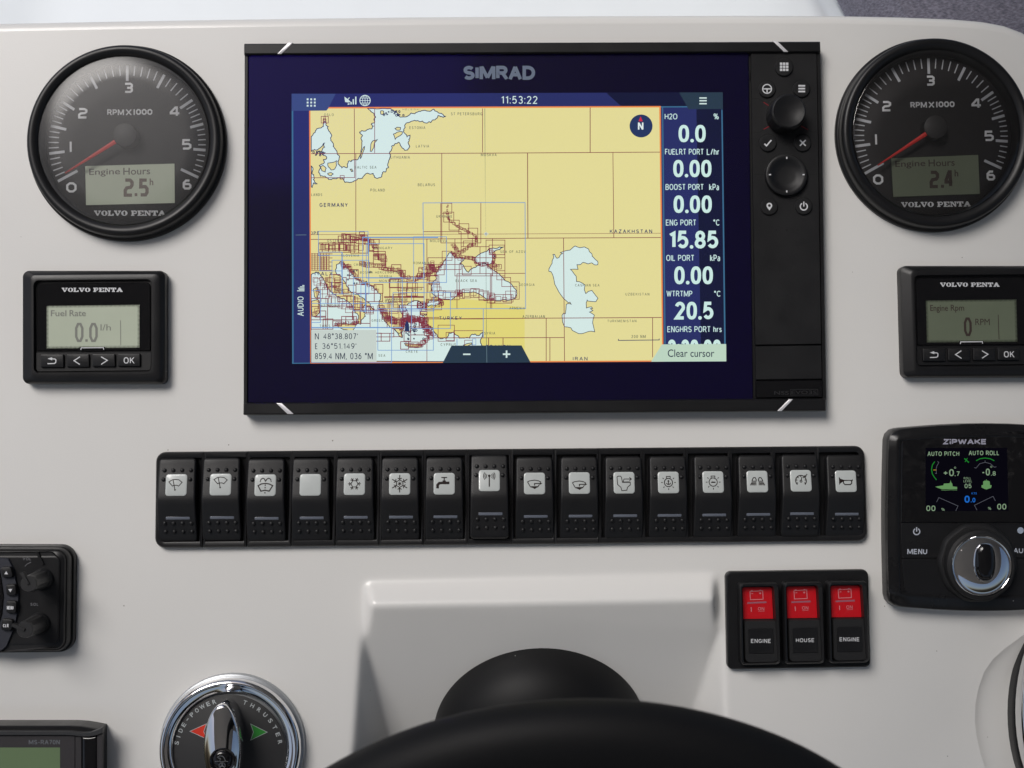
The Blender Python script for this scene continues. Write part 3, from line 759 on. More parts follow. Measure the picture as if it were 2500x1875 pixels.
def chartplotter():
    t = thing('chart_plotter', 'large black chart plotter with a lit sea chart and a column of keys', 'chart plotter', at(1300, 560))
    m8 = M(8); m9 = M(10)
    def box(name, q, r, prof, mat, par=None, mm=m8, k=3): return body(name, q, r, prof, mat, par or t, mm, k)
    GAP = box('housing', [(597, 128), (2003, 122), (2018, 985), (595, 992)], 3, [(0, 0), (0, 6.3), (3, 6.6)], GROOVE)
    box('side_rail', [(597, 133), (605.5, 133), (603.5, 987), (594.5, 987)], 1, [(0, 1), (0, 7.6), (1.2, 7.9)], BLACKS)
    box('side_rail', [(1995.6, 128), (2003.4, 128), (2017.8, 976), (2009.4, 976)], 1, [(0, 1), (0, 7.6), (1.2, 7.9)], BLACKS)
    box('screen_bezel', [(607, 134), (1827.5, 129), (1838.5, 978), (605.5, 983)], 2, [(0, 4), (0, 7.4), (1, 7.6)], solid('sky tinted black', (.0035, .0022, .017), .5, spec=.08))  # blue sky reflection put into the base colour of the black surround
    # corner bars with bright slashes
    for (q, sl) in (([(594.5, 104.5), (2004.3, 99.4), (2005.4, 127.4), (594.5, 133.6)], ([(704.4, 103.9), (715.6, 103.9), (687, 131.6), (677.2, 131.6)], [(1886.2, 99.6), (1896.8, 99.6), (1924.4, 126.4), (1913.8, 126.4)])),
                    ([(593, 983.2), (2018.6, 972), (2018.4, 1003.6), (592.6, 1013.4)], ([(674.7, 984.4), (688, 984.4), (716.8, 1010.6), (701.8, 1010.6)], [(1926.4, 974.6), (1936, 974.6), (1908.4, 1003.6), (1897.6, 1003.6)]))):
        b = box('end_bar', q, 3, [(0, 0), (0, 8.2), (1.5, 9.4), (4, 9.9)], BLACKS, mm=m9)
        for s in sl: body('trim_slash', s, .2, [(0, 8.0), (0, 10.0), (1, 10.15)], STEEL, b, m9, 1)
    # --- lit picture, laid in thin layers on the display
    m = M(7.7); z = [7.70]
    def layer(): z[0] += .012; return Art(m, z[0], step=0)
    scr = layer(); scr.poly([(712, 229), (1764.3, 225.3), (1773, 882.6), (713.3, 888)])
    D = scr.obj('display', glow('screen navy', (44, 50, 100)), t)
    a = layer(); a.poly([(1480, 226.4), (1764.3, 225.3), (1765, 262), (1520, 262.5)]); a.poly([(1700, 262), (1765.2, 262), (1773, 882), (1712, 883)]); a.obj('reflection_dark', glow('screen reflection navy', (27, 30, 55)), D)  # right end darkened: reflection over the screen put into its colour
    a = layer(); a.poly([(712, 229), (716, 229), (717, 888), (713.3, 888)]); a.poly([(1761, 268), (1764, 268), (1771.6, 840), (1768, 840)]); a.stroke([(1617.5, 262), (1623.6, 840)], 3); a.stroke([(1612, 261), (1690, 260.6)], 3)
    a.stroke([(713, 887), (757, 886.6)], 2.4); a.obj('panel_edges', glow('screen teal', (62, 108, 140)), D)
    a = layer(); a.poly([(754.6, 261.6), (1613.2, 258.8), (1620, 883), (757.5, 887.4)]); a.obj('map_frame', glow('screen orange', (232, 134, 72)), D)
    mp = [(758, 265), (1609.5, 262.2), (1616.6, 880), (760, 884)]
    a = layer(); a.poly(mp); a.obj('map_land', glow('map land', (226, 217, 151)), D)
    # brighter, yellower tiles of the finer charts (Turkey, bottom centre)
    a = layer()
    a.poly([zD(90, 990), zD(400, 985), zD(700, 1010), zD(1030, 1080), zD(1030, 1590), zD(90, 1590)]); a.obj('map_land_tile', glow('map land bright', (224, 213, 122)), D)
    seas = []
    Y0 = 640
    baltic = [zA(*p) for p in [(1098, Y0), (1120, 655), (1150, 680), (1165, 715), (1155, 760), (1128, 772), (1150, 788), (1105, 815), (1070, 830), (1030, 838), (1055, 868), (1045, 900), (1050, 930), (1045, 985), (1030, 1040), (1015, 1070), (975, 1073), (935, 1085), (925, 1110), (925, 1138), (880, 1140), (862, 1122), (845, 1085), (858, 1040), (840, 1010), (825, 980), (805, 930), (790, 880), (770, 830), (765, 792), (745, 775), (738, 745), (725, 790), (690, 805), (655, 840), (620, 880), (620, 1002), (650, 985), (690, 975), (735, 930), (735, 965), (715, 990), (700, 1015), (725, 1035), (750, 1045), (750, 1065), (725, 1070), (730, 1100), (690, 1120), (695, 1150), (685, 1180), (700, 1210), (750, 1222), (790, 1240), (880, 1225), (905, 1262), (950, 1262), (1000, 1245), (1030, 1232), (1070, 1203), (1110, 1190), (1145, 1187), (1145, 1200), (1155, 1220), (1185, 1228), (1210, 1220), (1222, 1180), (1250, 1175), (1275, 1135), (1275, 1080), (1280, 1015), (1297, 995), (1300, 960), (1330, 935), (1355, 925), (1385, 965), (1410, 992), (1435, 990), (1450, 950), (1445, 900), (1455, 865), (1430, 880), (1412, 850), (1402, 815), (1412, 778), (1440, 760), (1500, 742), (1560, 745), (1630, 758), (1650, 735), (1690, 700), (1735, 715), (1755, 705), (1720, 680), (1680, 665), (1655, 645), (1560, 658), (1500, 680), (1440, 700), (1395, 710), (1350, 690), (1330, 665), (1290, Y0)]]
    seas.append((baltic, 8, 3))
    seas.append(([zA(*p) for p in [(620, 1125), (635, 1140), (628, 1185), (645, 1215), (640, 1240), (672, 1275), (640, 1268), (630, 1305), (620, 1300)]], 4, 2))
    seas.append(([zD(*p) for p in [(275, 600), (300, 545), (330, 540), (360, 592), (430, 590), (450, 600), (405, 645), (440, 662), (465, 712), (490, 730), (515, 700), (560, 680), (595, 660), (640, 645), (680, 665), (720, 705), (790, 750), (840, 810), (905, 845), (940, 890), (957, 935), (930, 985), (880, 1000), (820, 993), (750, 1002), (700, 990), (650, 980), (610, 950), (560, 925), (500, 925), (440, 925), (400, 940), (350, 975), (320, 997), (270, 990), (220, 985), (170, 965), (135, 930), (130, 870), (150, 815), (180, 790), (175, 760), (200, 700), (240, 650)]], 3, 2))
    seas.append(([zD(*p) for p in [(545, 600), (570, 575), (610, 545), (660, 530), (690, 500), (740, 500), (790, 485), (830, 485), (790, 512), (750, 520), (720, 545), (745, 580), (720, 600), (720, 640), (680, 658), (640, 642), (600, 655), (570, 640)]], 3, 2))
    seas.append(([zD(*p) for p in [(85, 1040), (110, 1005), (150, 1000), (200, 1005), (225, 1025), (180, 1047), (130, 1045), (100, 1060)]], 3, 1))
    seas.append(([zD(*p) for p in [(0, 1010), (25, 1015), (55, 1040), (30, 1052), (0, 1045)]], 3, 1))
    med = [zC(*p) for p in [(273, 602), (290, 590), (330, 570), (370, 590), (410, 640), (450, 740), (490, 790), (540, 820), (600, 860), (660, 890), (720, 930), (760, 1000), (800, 1050), (800, 1110), (780, 1165), (830, 1160), (840, 1110), (885, 1070), (880, 1030), (850, 990), (880, 940), (940, 960), (950, 1000), (985, 990), (940, 930), (880, 890), (820, 850), (760, 820), (700, 780), (670, 720), (630, 650), (580, 610), (550, 560), (560, 490), (600, 460), (640, 470), (660, 520), (700, 540), (730, 600), (770, 640), (850, 690), (940, 720), (1000, 770), (1060, 830), (1055, 880), (1040, 940), (1060, 1000), (1100, 1080), (1130, 1160), (1200, 1200), (1250, 1260), (1300, 1310), (1310, 1230), (1290, 1150), (1310, 1050), (1270, 985), (1275, 940), (1350, 945), (1370, 920), (1430, 895), (1500, 915), (1545, 945), (1520, 985), (1500, 1040), (1560, 1100), (1590, 1180)]]
    med += [zD(*p) for p in [(142, 1264), (150, 1300), (180, 1325), (205, 1360), (240, 1370), (280, 1365), (300, 1315), (345, 1310), (360, 1330), (400, 1365), (500, 1365), (520, 1330), (550, 1325), (590, 1340), (622, 1310), (625, 1345), (605, 1380), (615, 1440), (620, 1590)]] + [(761, 883)]
    seas.append((med, 6, 2))
    casp = [zE(*p) for p in [(220, 360), (240, 360), (250, 385), (265, 402), (285, 395), (310, 355), (325, 350), (300, 338), (340, 325), (405, 313), (430, 290), (460, 268), (510, 287), (560, 278), (605, 300), (612, 325), (640, 350), (645, 380), (670, 405), (705, 435), (705, 470), (670, 472), (640, 450), (600, 462), (545, 445), (520, 468), (480, 470), (492, 520), (410, 520), (440, 555), (472, 595), (475, 652), (510, 655), (568, 690), (560, 740), (575, 782), (600, 760), (640, 748), (660, 775), (680, 800), (707, 835), (685, 870), (595, 862), (590, 850), (580, 880), (582, 938), (635, 925), (650, 942), (625, 945), (652, 965), (615, 982), (668, 1015), (655, 1060), (650, 1100), (672, 1195), (630, 1188), (580, 1200), (530, 1215), (495, 1213), (430, 1180), (415, 1152), (345, 1140), (325, 1090), (318, 1020), (335, 995), (355, 1000), (365, 900), (385, 890), (420, 898), (405, 875), (385, 880), (340, 840), (285, 765), (240, 680), (225, 600), (200, 545), (175, 540), (178, 515), (212, 455), (215, 420), (230, 390)]]
    seas.append((casp, 1.2, 1))
    water = layer(); coast = layer(); coast.z += .006
    for pts, amp, lev in seas:
        j = jag(pts, amp, True, lev)
        # drop frame-side noise, keep inside the map
        j = [(max(760, x), max(265 if x < 1200 else 264, min(883, y))) for x, y in j]
        water.poly(j); coast.stroke(j, 1.9 if amp > 2.5 else 1.5, True)
    z[0] += .012
    water.obj('map_water', glow('map water', (212, 232, 228)), D)
    isl = layer()
    lands = [[zA(*p) for p in q] for q in [
        [(1120, 1000), (1125, 940), (1145, 910), (1182, 900), (1155, 930), (1150, 970), (1132, 1000)], [(1035, 1062), (1040, 1020), (1060, 975), (1072, 960), (1062, 1000), (1045, 1050)],
        [(1315, 855), (1345, 840), (1390, 835), (1388, 855), (1350, 880), (1330, 900)], [(1328, 808), (1345, 797), (1375, 800), (1370, 822), (1345, 822)], [(1208, 660), (1232, 662), (1236, 690), (1210, 688)],
        [(762, 1100), (800, 1095), (835, 1080), (835, 1120), (820, 1150), (790, 1158), (765, 1130)], [(700, 1130), (720, 1120), (748, 1145), (740, 1175), (712, 1165)], [(760, 1188), (790, 1180), (808, 1192), (790, 1208), (768, 1200)],
        [(950, 1152), (965, 1150), (975, 1168), (962, 1172)], [(700, 1000), (740, 1012), (720, 1020)]]]
    lands += [[zC(*p) for p in q] for q in [
        [(560, 1160), (620, 1150), (700, 1158), (790, 1138), (770, 1190), (745, 1228), (700, 1230), (640, 1220), (580, 1190)], [(300, 765), (345, 745), (362, 800), (340, 870), (312, 850)],
        [(280, 900), (350, 880), (375, 930), (370, 1030), (325, 1080), (288, 1070)], [(1325, 1375), (1420, 1385), (1520, 1390), (1508, 1418), (1430, 1422), (1340, 1402)],
        [(1210, 1210), (1250, 1200), (1290, 1230), (1280, 1262), (1240, 1250)], [(275, 1250), (360, 1240), (430, 1270), (420, 1340), (380, 1400), (420, 1480), (520, 1590), (275, 1590)]]]
    lands += [[zD(*p) for p in q] for q in [[(440, 1432), (470, 1420), (520, 1410), (525, 1425), (490, 1436), (460, 1445)]]]
    for q in lands:
        q = jag(q, 2, True, 1); isl.poly(q); coast.stroke(q, 1.7, True)
    for _ in range(70):      # skerries and small isles
        cx, cy = rnd.choice([zA(rnd.uniform(1230, 1400), rnd.uniform(660, 700)), zC(rnd.uniform(1340, 1600), rnd.uniform(960, 1340)), zC(rnd.uniform(1330, 1620), rnd.uniform(1180, 1350)), zC(rnd.uniform(680, 960), rnd.uniform(540, 720)), zA(rnd.uniform(640, 730), rnd.uniform(1000, 1040))])
        r = rnd.uniform(1.2, 3.2); coast.stroke([(cx + math.cos(i) * r * rnd.uniform(.6, 1.3), cy + math.sin(i) * r * rnd.uniform(.5, 1.1)) for i in (0, 1.2, 2.4, 3.9, 5)], 1.6, True)
    isl.obj('map_islands', MATS['map land'], D); coast.z = z[0] + .008; z[0] += .02
    coast.v = [(x, y, zz) for x, y, zz in coast.v]
    dz = (z[0] - .006) * 1e-3 - min(q[2] for q in coast.v); coast.v = [(x, y, q + dz) for x, y, q in coast.v]
    coast.obj('coastlines', glow('coast ink', (40, 46, 78)), D)
    # chart boundaries
    br = layer()
    def hl(f_, y, x0, x1, w=1.5): br.stroke([f_(x0, y), f_(x1, y)], w)
    def vl(f_, x, y0, y1, w=1.5): br.stroke([f_(x, y0), f_(x, y1)], w)
    br.stroke([(759, 375.3), (1200, 374), (1611, 371.5)], 1.6)
    br.stroke([zA(618, 1224), zA(988, 1222), zA(985, 640)], 1.5); br.stroke([zA(998, 1020), zA(998, 1650), (869, 583)], 1.5)
    vl(zA, 1157, 640, 1015); vl(zA, 2067, 640, 1010); br.stroke([zA(1723, 1015), zA(1723, 1659), zD(232, 405)], 1.5)
    vl(zB, 832, 632, 1008, 1.8); br.stroke([zB(304, 1012), zD(1062, 400)], 1.8); br.stroke([zB(1024, 1010), zE(878, 180)], 1.5)
    br.stroke([(759, 584.6), (1048, 583.6), (1300, 581.5), (1613, 580)], 1.6); br.stroke([(759, 573), (1190, 571.5), (1613, 569.5)], 1.0)
    br.stroke([zE(335, 183), zE(346, 1510)], 1.6); br.stroke([(1043, 778.5), (1300, 777), (1615, 775.2)], 1.7)
    vl(zE, 148, 1050, 1510, 1.6); vl(zE, 1297, 1042, 1470, 1.6); br.stroke([zD(640, 1362), zE(342, 1257)], 1.6); vl(zE, 188, 1258, 1510, 1.6)
    vl(zD, 683, 1362, 1435, 1.8); vl(zD, 822, 1362, 1435, 1.8); vl(zD, 608, 60, 447); vl(zD, 222, 60, 447); hl(zD, 338, 52, 420); vl(zD, 418, 338, 705)
    vl(zD, 88, 405, 1590); hl(zD, 447, 222, 610); br.stroke([zD(378, 1080), zD(378, 745), zD(1038, 740)], 1.5); vl(zD, 700, 745, 1080); vl(zD, 713, 745, 1080)
    vl(zD, 658, 420, 765); br.stroke([zD(358, 405), zD(358, 765), zD(840, 765), zD(840, 420), zD(658, 420)], 1.5); hl(zD, 483, 418, 690); vl(zD, 600, 483, 745); vl(zD, 720, 405, 765)
    hl(zD, 590, 100, 840); hl(zD, 655, 60, 420); hl(zD, 560, 690, 840); hl(zD, 704, 180, 420)
    hl(zD, 1165, 0, 210); hl(zD, 1180, 0, 640); hl(zD, 1362, 100, 640, 1.8); vl(zD, 400, 655, 925)
    def rc(f_, x0, y0, x1, y1, w=1.4): br.stroke([f_(x0, y0), f_(x1, y0), f_(x1, y1), f_(x0, y1)], w, True)
    for q in [(232, 65, 328, 162), (250, 150, 347, 246), (302, 228, 400, 324), (396, 262, 492, 358), (484, 305, 578, 402), (527, 400, 575, 483), (440, 428, 560, 483), (828 - 140, 468, 838, 560), (810, 780, 895, 868), (895, 823, 978, 990), (762, 715, 840, 803), (745, 945, 905, 1028), (670, 942, 745, 1025), (590, 912, 672, 995), (510, 887, 592, 972), (432, 892, 510, 977), (357, 910, 400, 995), (196, 910, 357, 995), (196, 1240, 353, 1395), (348, 1293, 630, 1362), (273, 1310, 350, 1388), (82, 990, 230, 1092), (118, 910, 200, 970), (98, 838, 187, 925), (116, 765, 203, 850), (430, 672, 515, 755), (98, 590, 270, 705), (235, 527, 330, 615), (160, 655, 255, 755), (760, 655, 806, 698), (452, 1385, 528, 1440), (10, 682, 60, 742), (0, 740, 105, 798)]: rc(zD, *q)
    def chain(f_, pts, n, s0, s1, w=1.1):
        w = min(w, 1.3); s0 *= 1.2; s1 *= 1.35
        for i in range(len(pts) - 1):
            for j in range(n):
                t_ = (j + rnd.random() * .6) / n; x = pts[i][0] + (pts[i + 1][0] - pts[i][0]) * t_; y = pts[i][1] + (pts[i + 1][1] - pts[i][1]) * t_
                a_ = rnd.uniform(s0, s1); b_ = rnd.uniform(s0, s1); x += rnd.uniform(-3, 3); y += rnd.uniform(-3, 3)
                rc(f_, x - a_ / 2, y - b_ / 2, x + a_ / 2, y + b_ / 2, w)
    chain(zD, [(288, 75), (285, 190), (310, 235), (380, 285), (440, 315), (500, 345), (560, 385), (565, 440)], 5, 8, 20)
    chain(zD, [(545, 460), (500, 470), (440, 525), (400, 545), (370, 500), (335, 460)], 5, 8, 28)
    chain(zD, [(330, 540), (360, 560), (400, 590), (490, 585), (540, 600), (580, 655), (660, 650), (700, 670), (760, 720)], 5, 8, 34)
    chain(zD, [(690, 510), (740, 560), (730, 610), (720, 650), (790, 672)], 5, 8, 30)
    chain(zD, [(240, 640), (200, 690), (170, 720), (140, 690), (140, 640), (110, 745), (40, 770), (0, 790)], 6, 8, 34)
    chain(zC, [(1500, 550), (1640, 500), (1620, 600), (1500, 610), (1440, 655), (1340, 630), (1290, 590), (1260, 555), (1180, 545), (1110, 540), (1020, 500), (880, 490), (830, 465)], 5, 10, 46)
    chain(zC, [(1100, 540), (1090, 400), (1010, 420), (1000, 300), (960, 240), (880, 200), (830, 180), (760, 210), (700, 180), (620, 170)], 6, 12, 56)
    for q in [(360, 245, 720, 350), (400, 245, 470, 350), (430, 260, 640, 310), (520, 240, 545, 350), (590, 240, 700, 350), (640, 240, 665, 330), (720, 210, 912, 360), (760, 200, 810, 360), (620, 145, 780, 245), (580, 168, 640, 240), (818, 122, 875, 150), (780, 160, 912, 250), (870, 205, 1040, 260), (930, 205, 980, 330), (1160, 648, 1352, 745), (1352, 640, 1450, 848), (1258, 648, 1300, 850), (1160, 745, 1545, 848), (1180, 490, 1285, 560), (1285, 553, 1335, 630), (920, 340, 1110, 480), (975, 375, 1110, 520), (705, 545, 805, 648), (620, 634, 670, 700), (690, 720, 780, 800), (985, 712, 1082, 812), (895, 812, 985, 905), (985, 812, 1078, 905), (780, 710, 890, 812), (755, 905, 840, 1000), (485, 600, 600, 735), (500, 690, 630, 800), (540, 690, 578, 800), (460, 740, 555, 830), (575, 845, 680, 905), (675, 845, 770, 965), (710, 905, 825, 990), (518, 1122, 618, 1180), (618, 1072, 785, 1160), (665, 1075, 755, 1160), (375, 960, 460, 1110), (460, 955, 745, 1110), (275, 870, 460, 960), (275, 1110, 460, 1215), (410, 1100, 520, 1215), (830, 1000, 938, 1150), (938, 1000, 1130, 1195), (895, 1260, 1063, 1350), (755, 1260, 860, 1350), (800, 1262, 1205, 1302), (1063, 1262, 1160, 1350), (1160, 905, 1300, 1105), (1180, 1010, 1310, 1210), (1075, 980, 1115, 1080), (1282, 1355, 1370, 1440), (1370, 1360, 1480, 1420), (1205, 1180, 1290, 1300), (1310, 945, 1400, 1100), (1400, 950, 1500, 1105), (1395, 1105, 1490, 1190), (1395, 1205, 1550, 1280), (1550, 1205, 1650, 1285), (1320, 1240, 1395, 1350), (1490, 1100, 1590, 1200), (1100, 850, 1545, 858), (275, 1070, 440, 1215), (330, 1010, 440, 1080)]: rc(zC, *q, 1.75)
    for x in range(7): vl(zC, 285 + x * 32, 360, 555, 1.5)
    for y in range(9): hl(zC, 368 + y * 23, 275, 478 if y % 2 else 515, 1.5)
    for x in range(4): vl(zC, 395 + x * 27, 400, 555, 1.5)
    chain(zC, [(620, 460), (640, 520), (700, 500), (720, 560), (780, 620)], 7, 8, 40)
    chain(zC, [(790, 640), (850, 690), (930, 720), (1050, 790)], 5, 10, 40)
    chain(zC, [(1050, 950), (1100, 1060), (1130, 1110), (1180, 1100), (1220, 1140), (1290, 1110), (1300, 1200), (1340, 1110), (1400, 1100), (1500, 1110), (1560, 1190), (1620, 1230)], 7, 10, 60, 1.7)
    chain(zC, [(1480, 960), (1540, 930), (1540, 1040), (1400, 1130), (1340, 1060), (1310, 960)], 5, 10, 60, 1.5)
    chain(zC, [(380, 290), (480, 300), (600, 290), (700, 300), (860, 300)], 4, 30, 60, 1.5)
    chain(zC, [(560, 620), (600, 760), (760, 880), (900, 990), (960, 1010)], 4, 30, 80, 1.3)
    chain(zC, [(300, 640), (420, 760), (480, 900), (640, 930), (800, 1080)], 3, 40, 90, 1.2)
    chain(zC, [(1200, 700), (1420, 760), (1320, 860), (1180, 960), (1240, 1080)], 3, 50, 120, 1.2)
    chain(zD, [(120, 700), (160, 860), (220, 950), (420, 940), (560, 920), (700, 980), (860, 990), (950, 900)], 3, 30, 80, 1.2)
    chain(zC, [(1320, 1110), (1400, 1110), (1500, 1115), (1580, 1110)], 9, 16, 44, 2.4)
    chain(zC, [(800, 1130), (760, 1150), (600, 1150), (540, 1170)], 5, 10, 36)
    chain(zC, [(450, 750), (380, 650), (500, 660), (560, 780)], 4, 10, 50)
    chain(zC, [(340, 760), (365, 880), (370, 980), (290, 1060)], 4, 10, 40)
    chain(zC, [(1340, 1380), (1440, 1400), (1510, 1390)], 5, 10, 30)
    chain(zD, [(90, 1010), (200, 990), (240, 1030), (130, 1070)], 5, 8, 30)
    chain(zD, [(20, 1230), (80, 1230), (90, 1300), (150, 1330), (60, 1400), (20, 1440)], 7, 8, 36, 1.6)
    chain(zD, [(390, 915), (410, 950), (400, 935)], 4, 8, 40); chain(zD, [(700, 960), (720, 1000)], 4, 10, 30, 1.6)
    chain(zA, [(735, 715), (735, 750)], 3, 8, 24); rc(zA, 706, 706, 766, 762); rc(zA, 866, 1205, 900, 1236)
    br.obj('chart_boundaries', glow('chart brown', (128, 54, 66)), D)['kind'] = 'stuff'
    bl = layer()
    def bc(f_, x0, y0, x1, y1, w=1.5): bl.stroke([f_(x0, y0), f_(x1, y0), f_(x1, y1), f_(x0, y1)], w, True)
    bl.stroke([zA(1565, 1659), zA(1565, 1436), zA(2212, 1432), zD(1034, 58), zD(1040, 1080), zD(90, 1082)], 1.6)
    bl.stroke([zD(50, 60), zD(62, 1080)], 1.6)
    for q in [(357, 115, 915, 385), (855, 180, 1700, 186), (855, 180, 922, 690), (895, 253, 1545, 640), (372, 348, 620, 560), (510, 440, 925, 820), (750, 635, 1300, 1010), (885, 690, 1655, 1010), (275, 925, 1180, 1590), (1195, 805, 1545, 990), (835, 700, 890, 1015), (275, 780, 380, 1140), (1025, 985, 1650, 1452), (275, 1195, 1300, 1200), (620, 350, 626, 820)]: bc(zC, *q)
    bc(zD, -40, 388, 277, 828); bc(zD, -60, 925, 315, 1272); bl.stroke([zD(632, 1080), zD(632, 1362)], 1.6); bl.stroke([zD(378, 1372), zD(378, 1440)], 1.6); bc(zD, 528, 1372, 560, 1430, 1.2)
    bl.v = [(max(q[0], P(759, 400, 7.7)[0]), q[1], q[2]) for q in bl.v]
    bl.obj('chart_boundaries_blue', glow('chart blue', (112, 152, 205)), D)
    # crosshair and names
    a = layer(); a.stroke([zA(2086, 640), zA(2092, 1659), zD(655, 60), zD(662, 1435)], 1.2); a.obj('cursor_line', glow('line green', (88, 108, 96)), D)
    nm = layer(); nb = layer()
    for s_, f_, q in [('OSLO', zA, (730, 682, 812, 703)), ('HELSINKI', zA, (1392, 641, 1540, 654)), ('ST PETERSBURG', zA, (1800, 673, 2065, 697)), ('ESTONIA', zA, (1450, 790, 1584, 813)), ('LATVIA', zA, (1505, 946, 1616, 969)), ('LITHUANIA', zA, (1292, 1040, 1454, 1063)), ('MOSKVA', zA, (2053, 1019, 2186, 1042)), ('BALTIC SEA', zA, (988, 1124, 1172, 1147)), ('BELARUS', zA, (1521, 1271, 1666, 1295)), ('POLAND', zA, (1121, 1316, 1243, 1340)), ('LANDS', zA, (622, 1355, 714, 1378)), ('UKRAINE', zA, (1676, 1538, 1812, 1561)),
                     ('OSTERREICH', zC, (456, 207, 715, 235)), ('HUNGARY', zC, (985, 288, 1190, 316)), ('SLOVENIA', zC, (612, 373, 815, 401)), ('CROATIA', zC, (755, 477, 930, 504)), ('BOSNIA HERCEGOVINA', zC, (825, 564, 1280, 590)), ('SERBIA', zC, (1040, 608, 1186, 635)), ('MONTENEGRO', zC, (1040, 658, 1328, 685)), ('BULGARIA', zC, (1312, 751, 1524, 780)), ('ROMANIA', zC, (1425, 457, 1610, 485)), ('MACEDONIA', zC, (1113, 869, 1353, 898)), ('ALBANIA', zC, (1048, 890, 1232, 917)), ('ROME', zC, (540, 765, 655, 792)), ('SARDEGNA', zC, (355, 935, 592, 963)), ('GREECE', zC, (955, 1103, 1110, 1132)), ('TUNIS', zC, (370, 1164, 490, 1192)), ('CRETE', zC, (1340, 1453, 1475, 1481)), ('MEDITERRANEAN SEA', zC, (640, 1497, 1110, 1525)), ('BARDIYAH', zC, (1320, 1576, 1502, 1584)),
                     ('MOLDOVA', zD, (118, 416, 283, 440)), ('SEA OF AZOV', zD, (795, 519, 1040, 544)), ('BLACK SEA', zD, (365, 798, 570, 824)), ('GEORGIA', zD, (975, 838, 1126, 863)), ('ARMENIA', zD, (883, 1063, 1033, 1088)), ('AZERBAIJAN', zD, (1010, 1143, 1225, 1170)), ('SYRIA', zD, (640, 1305, 747, 1331)), ('CYPRUS', zD, (220, 1414, 368, 1441)),
                     ('CASPIAN SEA', zE, (460, 678, 723, 706)), ('UZBEKISTAN', zE, (1003, 775, 1262, 803)), ('TURKMENISTAN', zE, (808, 1065, 1122, 1092)), ('200 NM', zE, (1068, 1230, 1222, 1262))]:
        (x0, y0), (x1, y1) = f_(q[0], q[1]), f_(q[2], q[3]); pen(nm, s_, x0, y0, x1, y1, wt=.14, gap=.36)
    for s_, f_, q in [('GERMANY', zA, (692, 1437, 930, 1470)), ('EUROPE', zC, (150, 115, 365, 153)), ('ITALY', zC, (316, 570, 515, 612)), ('TURKEY', zD, (206, 1155, 425, 1187)), ('LEBANON', zD, (622, 1430, 892, 1462)), ('KAZAKHSTAN', zE, (835, 90, 1292, 130)), ('IRAN', zE, (436, 1466, 594, 1504))]:
        (x0, y0), (x1, y1) = f_(q[0], q[1]), f_(q[2], q[3])
        pen(nb, s_, x0, y0, x1, y1, wt=.17, gap=.36)
    cut = P(760, 500, 7.7)[0]
    nb.v = [(max(q[0], cut), q[1], q[2]) for q in nb.v]
    nb.stroke([zE(928, 1272), zE(928, 1288), zE(1368, 1283), zE(1368, 1268)], 1.8)
    nm.obj('place_names', glow('name grey', (98, 104, 88)), D); nb.obj('country_names', glow('name ink', (40, 54, 100)), D)
    # position box
    a = layer(); a.poly([(760, 806), (919, 805.6), (919.5, 883.6), (760.4, 884)]); a.obj('position_box', glow('box grey', (198, 209, 202)), D)
    a = layer()
    for s_, q in (("N", (318, 1262, 362, 1330)), ("48°38.807'", (412, 1262, 800, 1328)), ('E', (320, 1375, 348, 1440)), ("36°51.149'", (398, 1373, 783, 1438)), ('859.4 NM, 036 °M', (318, 1483, 968, 1560))):
        (x0, y0), (x1, y1) = zC(*q[:2]), zC(*q[2:]); (pen(a, s_, x0, y0, x1, y1 if ',' not in s_ else y1 - 1.4, wt=.115, gap=.2))
    a.obj('position_text', glow('text ink', (42, 50, 70)), D)
    # vessel, cursor, compass
    a = layer(); a.poly([zC(*p) for p in [(1353, 1113), (1376, 1160), (1380, 1240), (1328, 1240), (1332, 1160)]]); a.disc(1565, 307.8, 28, 40)
    a.obj('map_symbols', glow('badge navy', (42, 56, 96)), D)
    a = layer(); a.poly([zB(*p) for p in [(1257, 706), (1275, 748), (1240, 748)]]); a.obj('north_arrow', glow('badge red', (205, 45, 70)), D)
    a = layer(); pen(a, 'N', *zB(1235, 757), *zB(1281, 819), wt=.2); a.stroke([zD(638, 360), zD(680, 360)], 3.2); a.stroke([zD(658, 342), zD(658, 381)], 3.2); a.obj('compass_letter', glow('badge white', (225, 235, 235)), D)
    a = layer(); a.stroke([zD(640, 361), zD(677, 361)], 1.2); a.stroke([zD(658, 344), zD(658, 379)], 1.2); a.obj('cursor_cross', glow('text ink', (42, 50, 70)), D)
    # tabs and buttons
    a = layer(); a.poly([(712, 229), zA(828, 516), zA(765, 640), zA(750, 658), (712.6, 271)]); a.obj('menu_tab', glow('tab blue', (60, 76, 122)), D)
    a = layer(); a.poly([zB(1582, 505), (1764.3, 225.6), (1764.8, 266.6), zB(1662, 646)]); a.poly([zD(325, 1437), zD(1000, 1435), zD(1088, 1600), zD(240, 1605)]); a.obj('menu_tab', glow('tab slate', (44, 60, 74)), D)
    a = layer(); a.stroke([zD(664, 1436), zD(666, 1602)], 1.2); a.stroke([(722, 574), (748, 573.6)], 1.2); a.obj('tab_divider', glow('tab line', (104, 128, 138)), D)
    a = layer(); a.poly([zE(1398, 1331), zE(2091, 1327), zE(2092, 1514), zE(1280, 1518)]); a.obj('clear_tab', glow('tab pale', (188, 212, 192)), D)
    a = layer(); a.text('Clear cursor', *zE(1460, 1385), *zE(1962, 1467), bold=.004); a.obj('clear_tab_text', glow('text ink', (42, 50, 70)), D)
    ic = layer()
    for i in range(3):
        for j in range(3): x, y = zA(592 + 30 * i, 563 + 27 * j); ic.poly(rect(x - 2.2, y - 2.2, x + 2.2, y + 2.2))
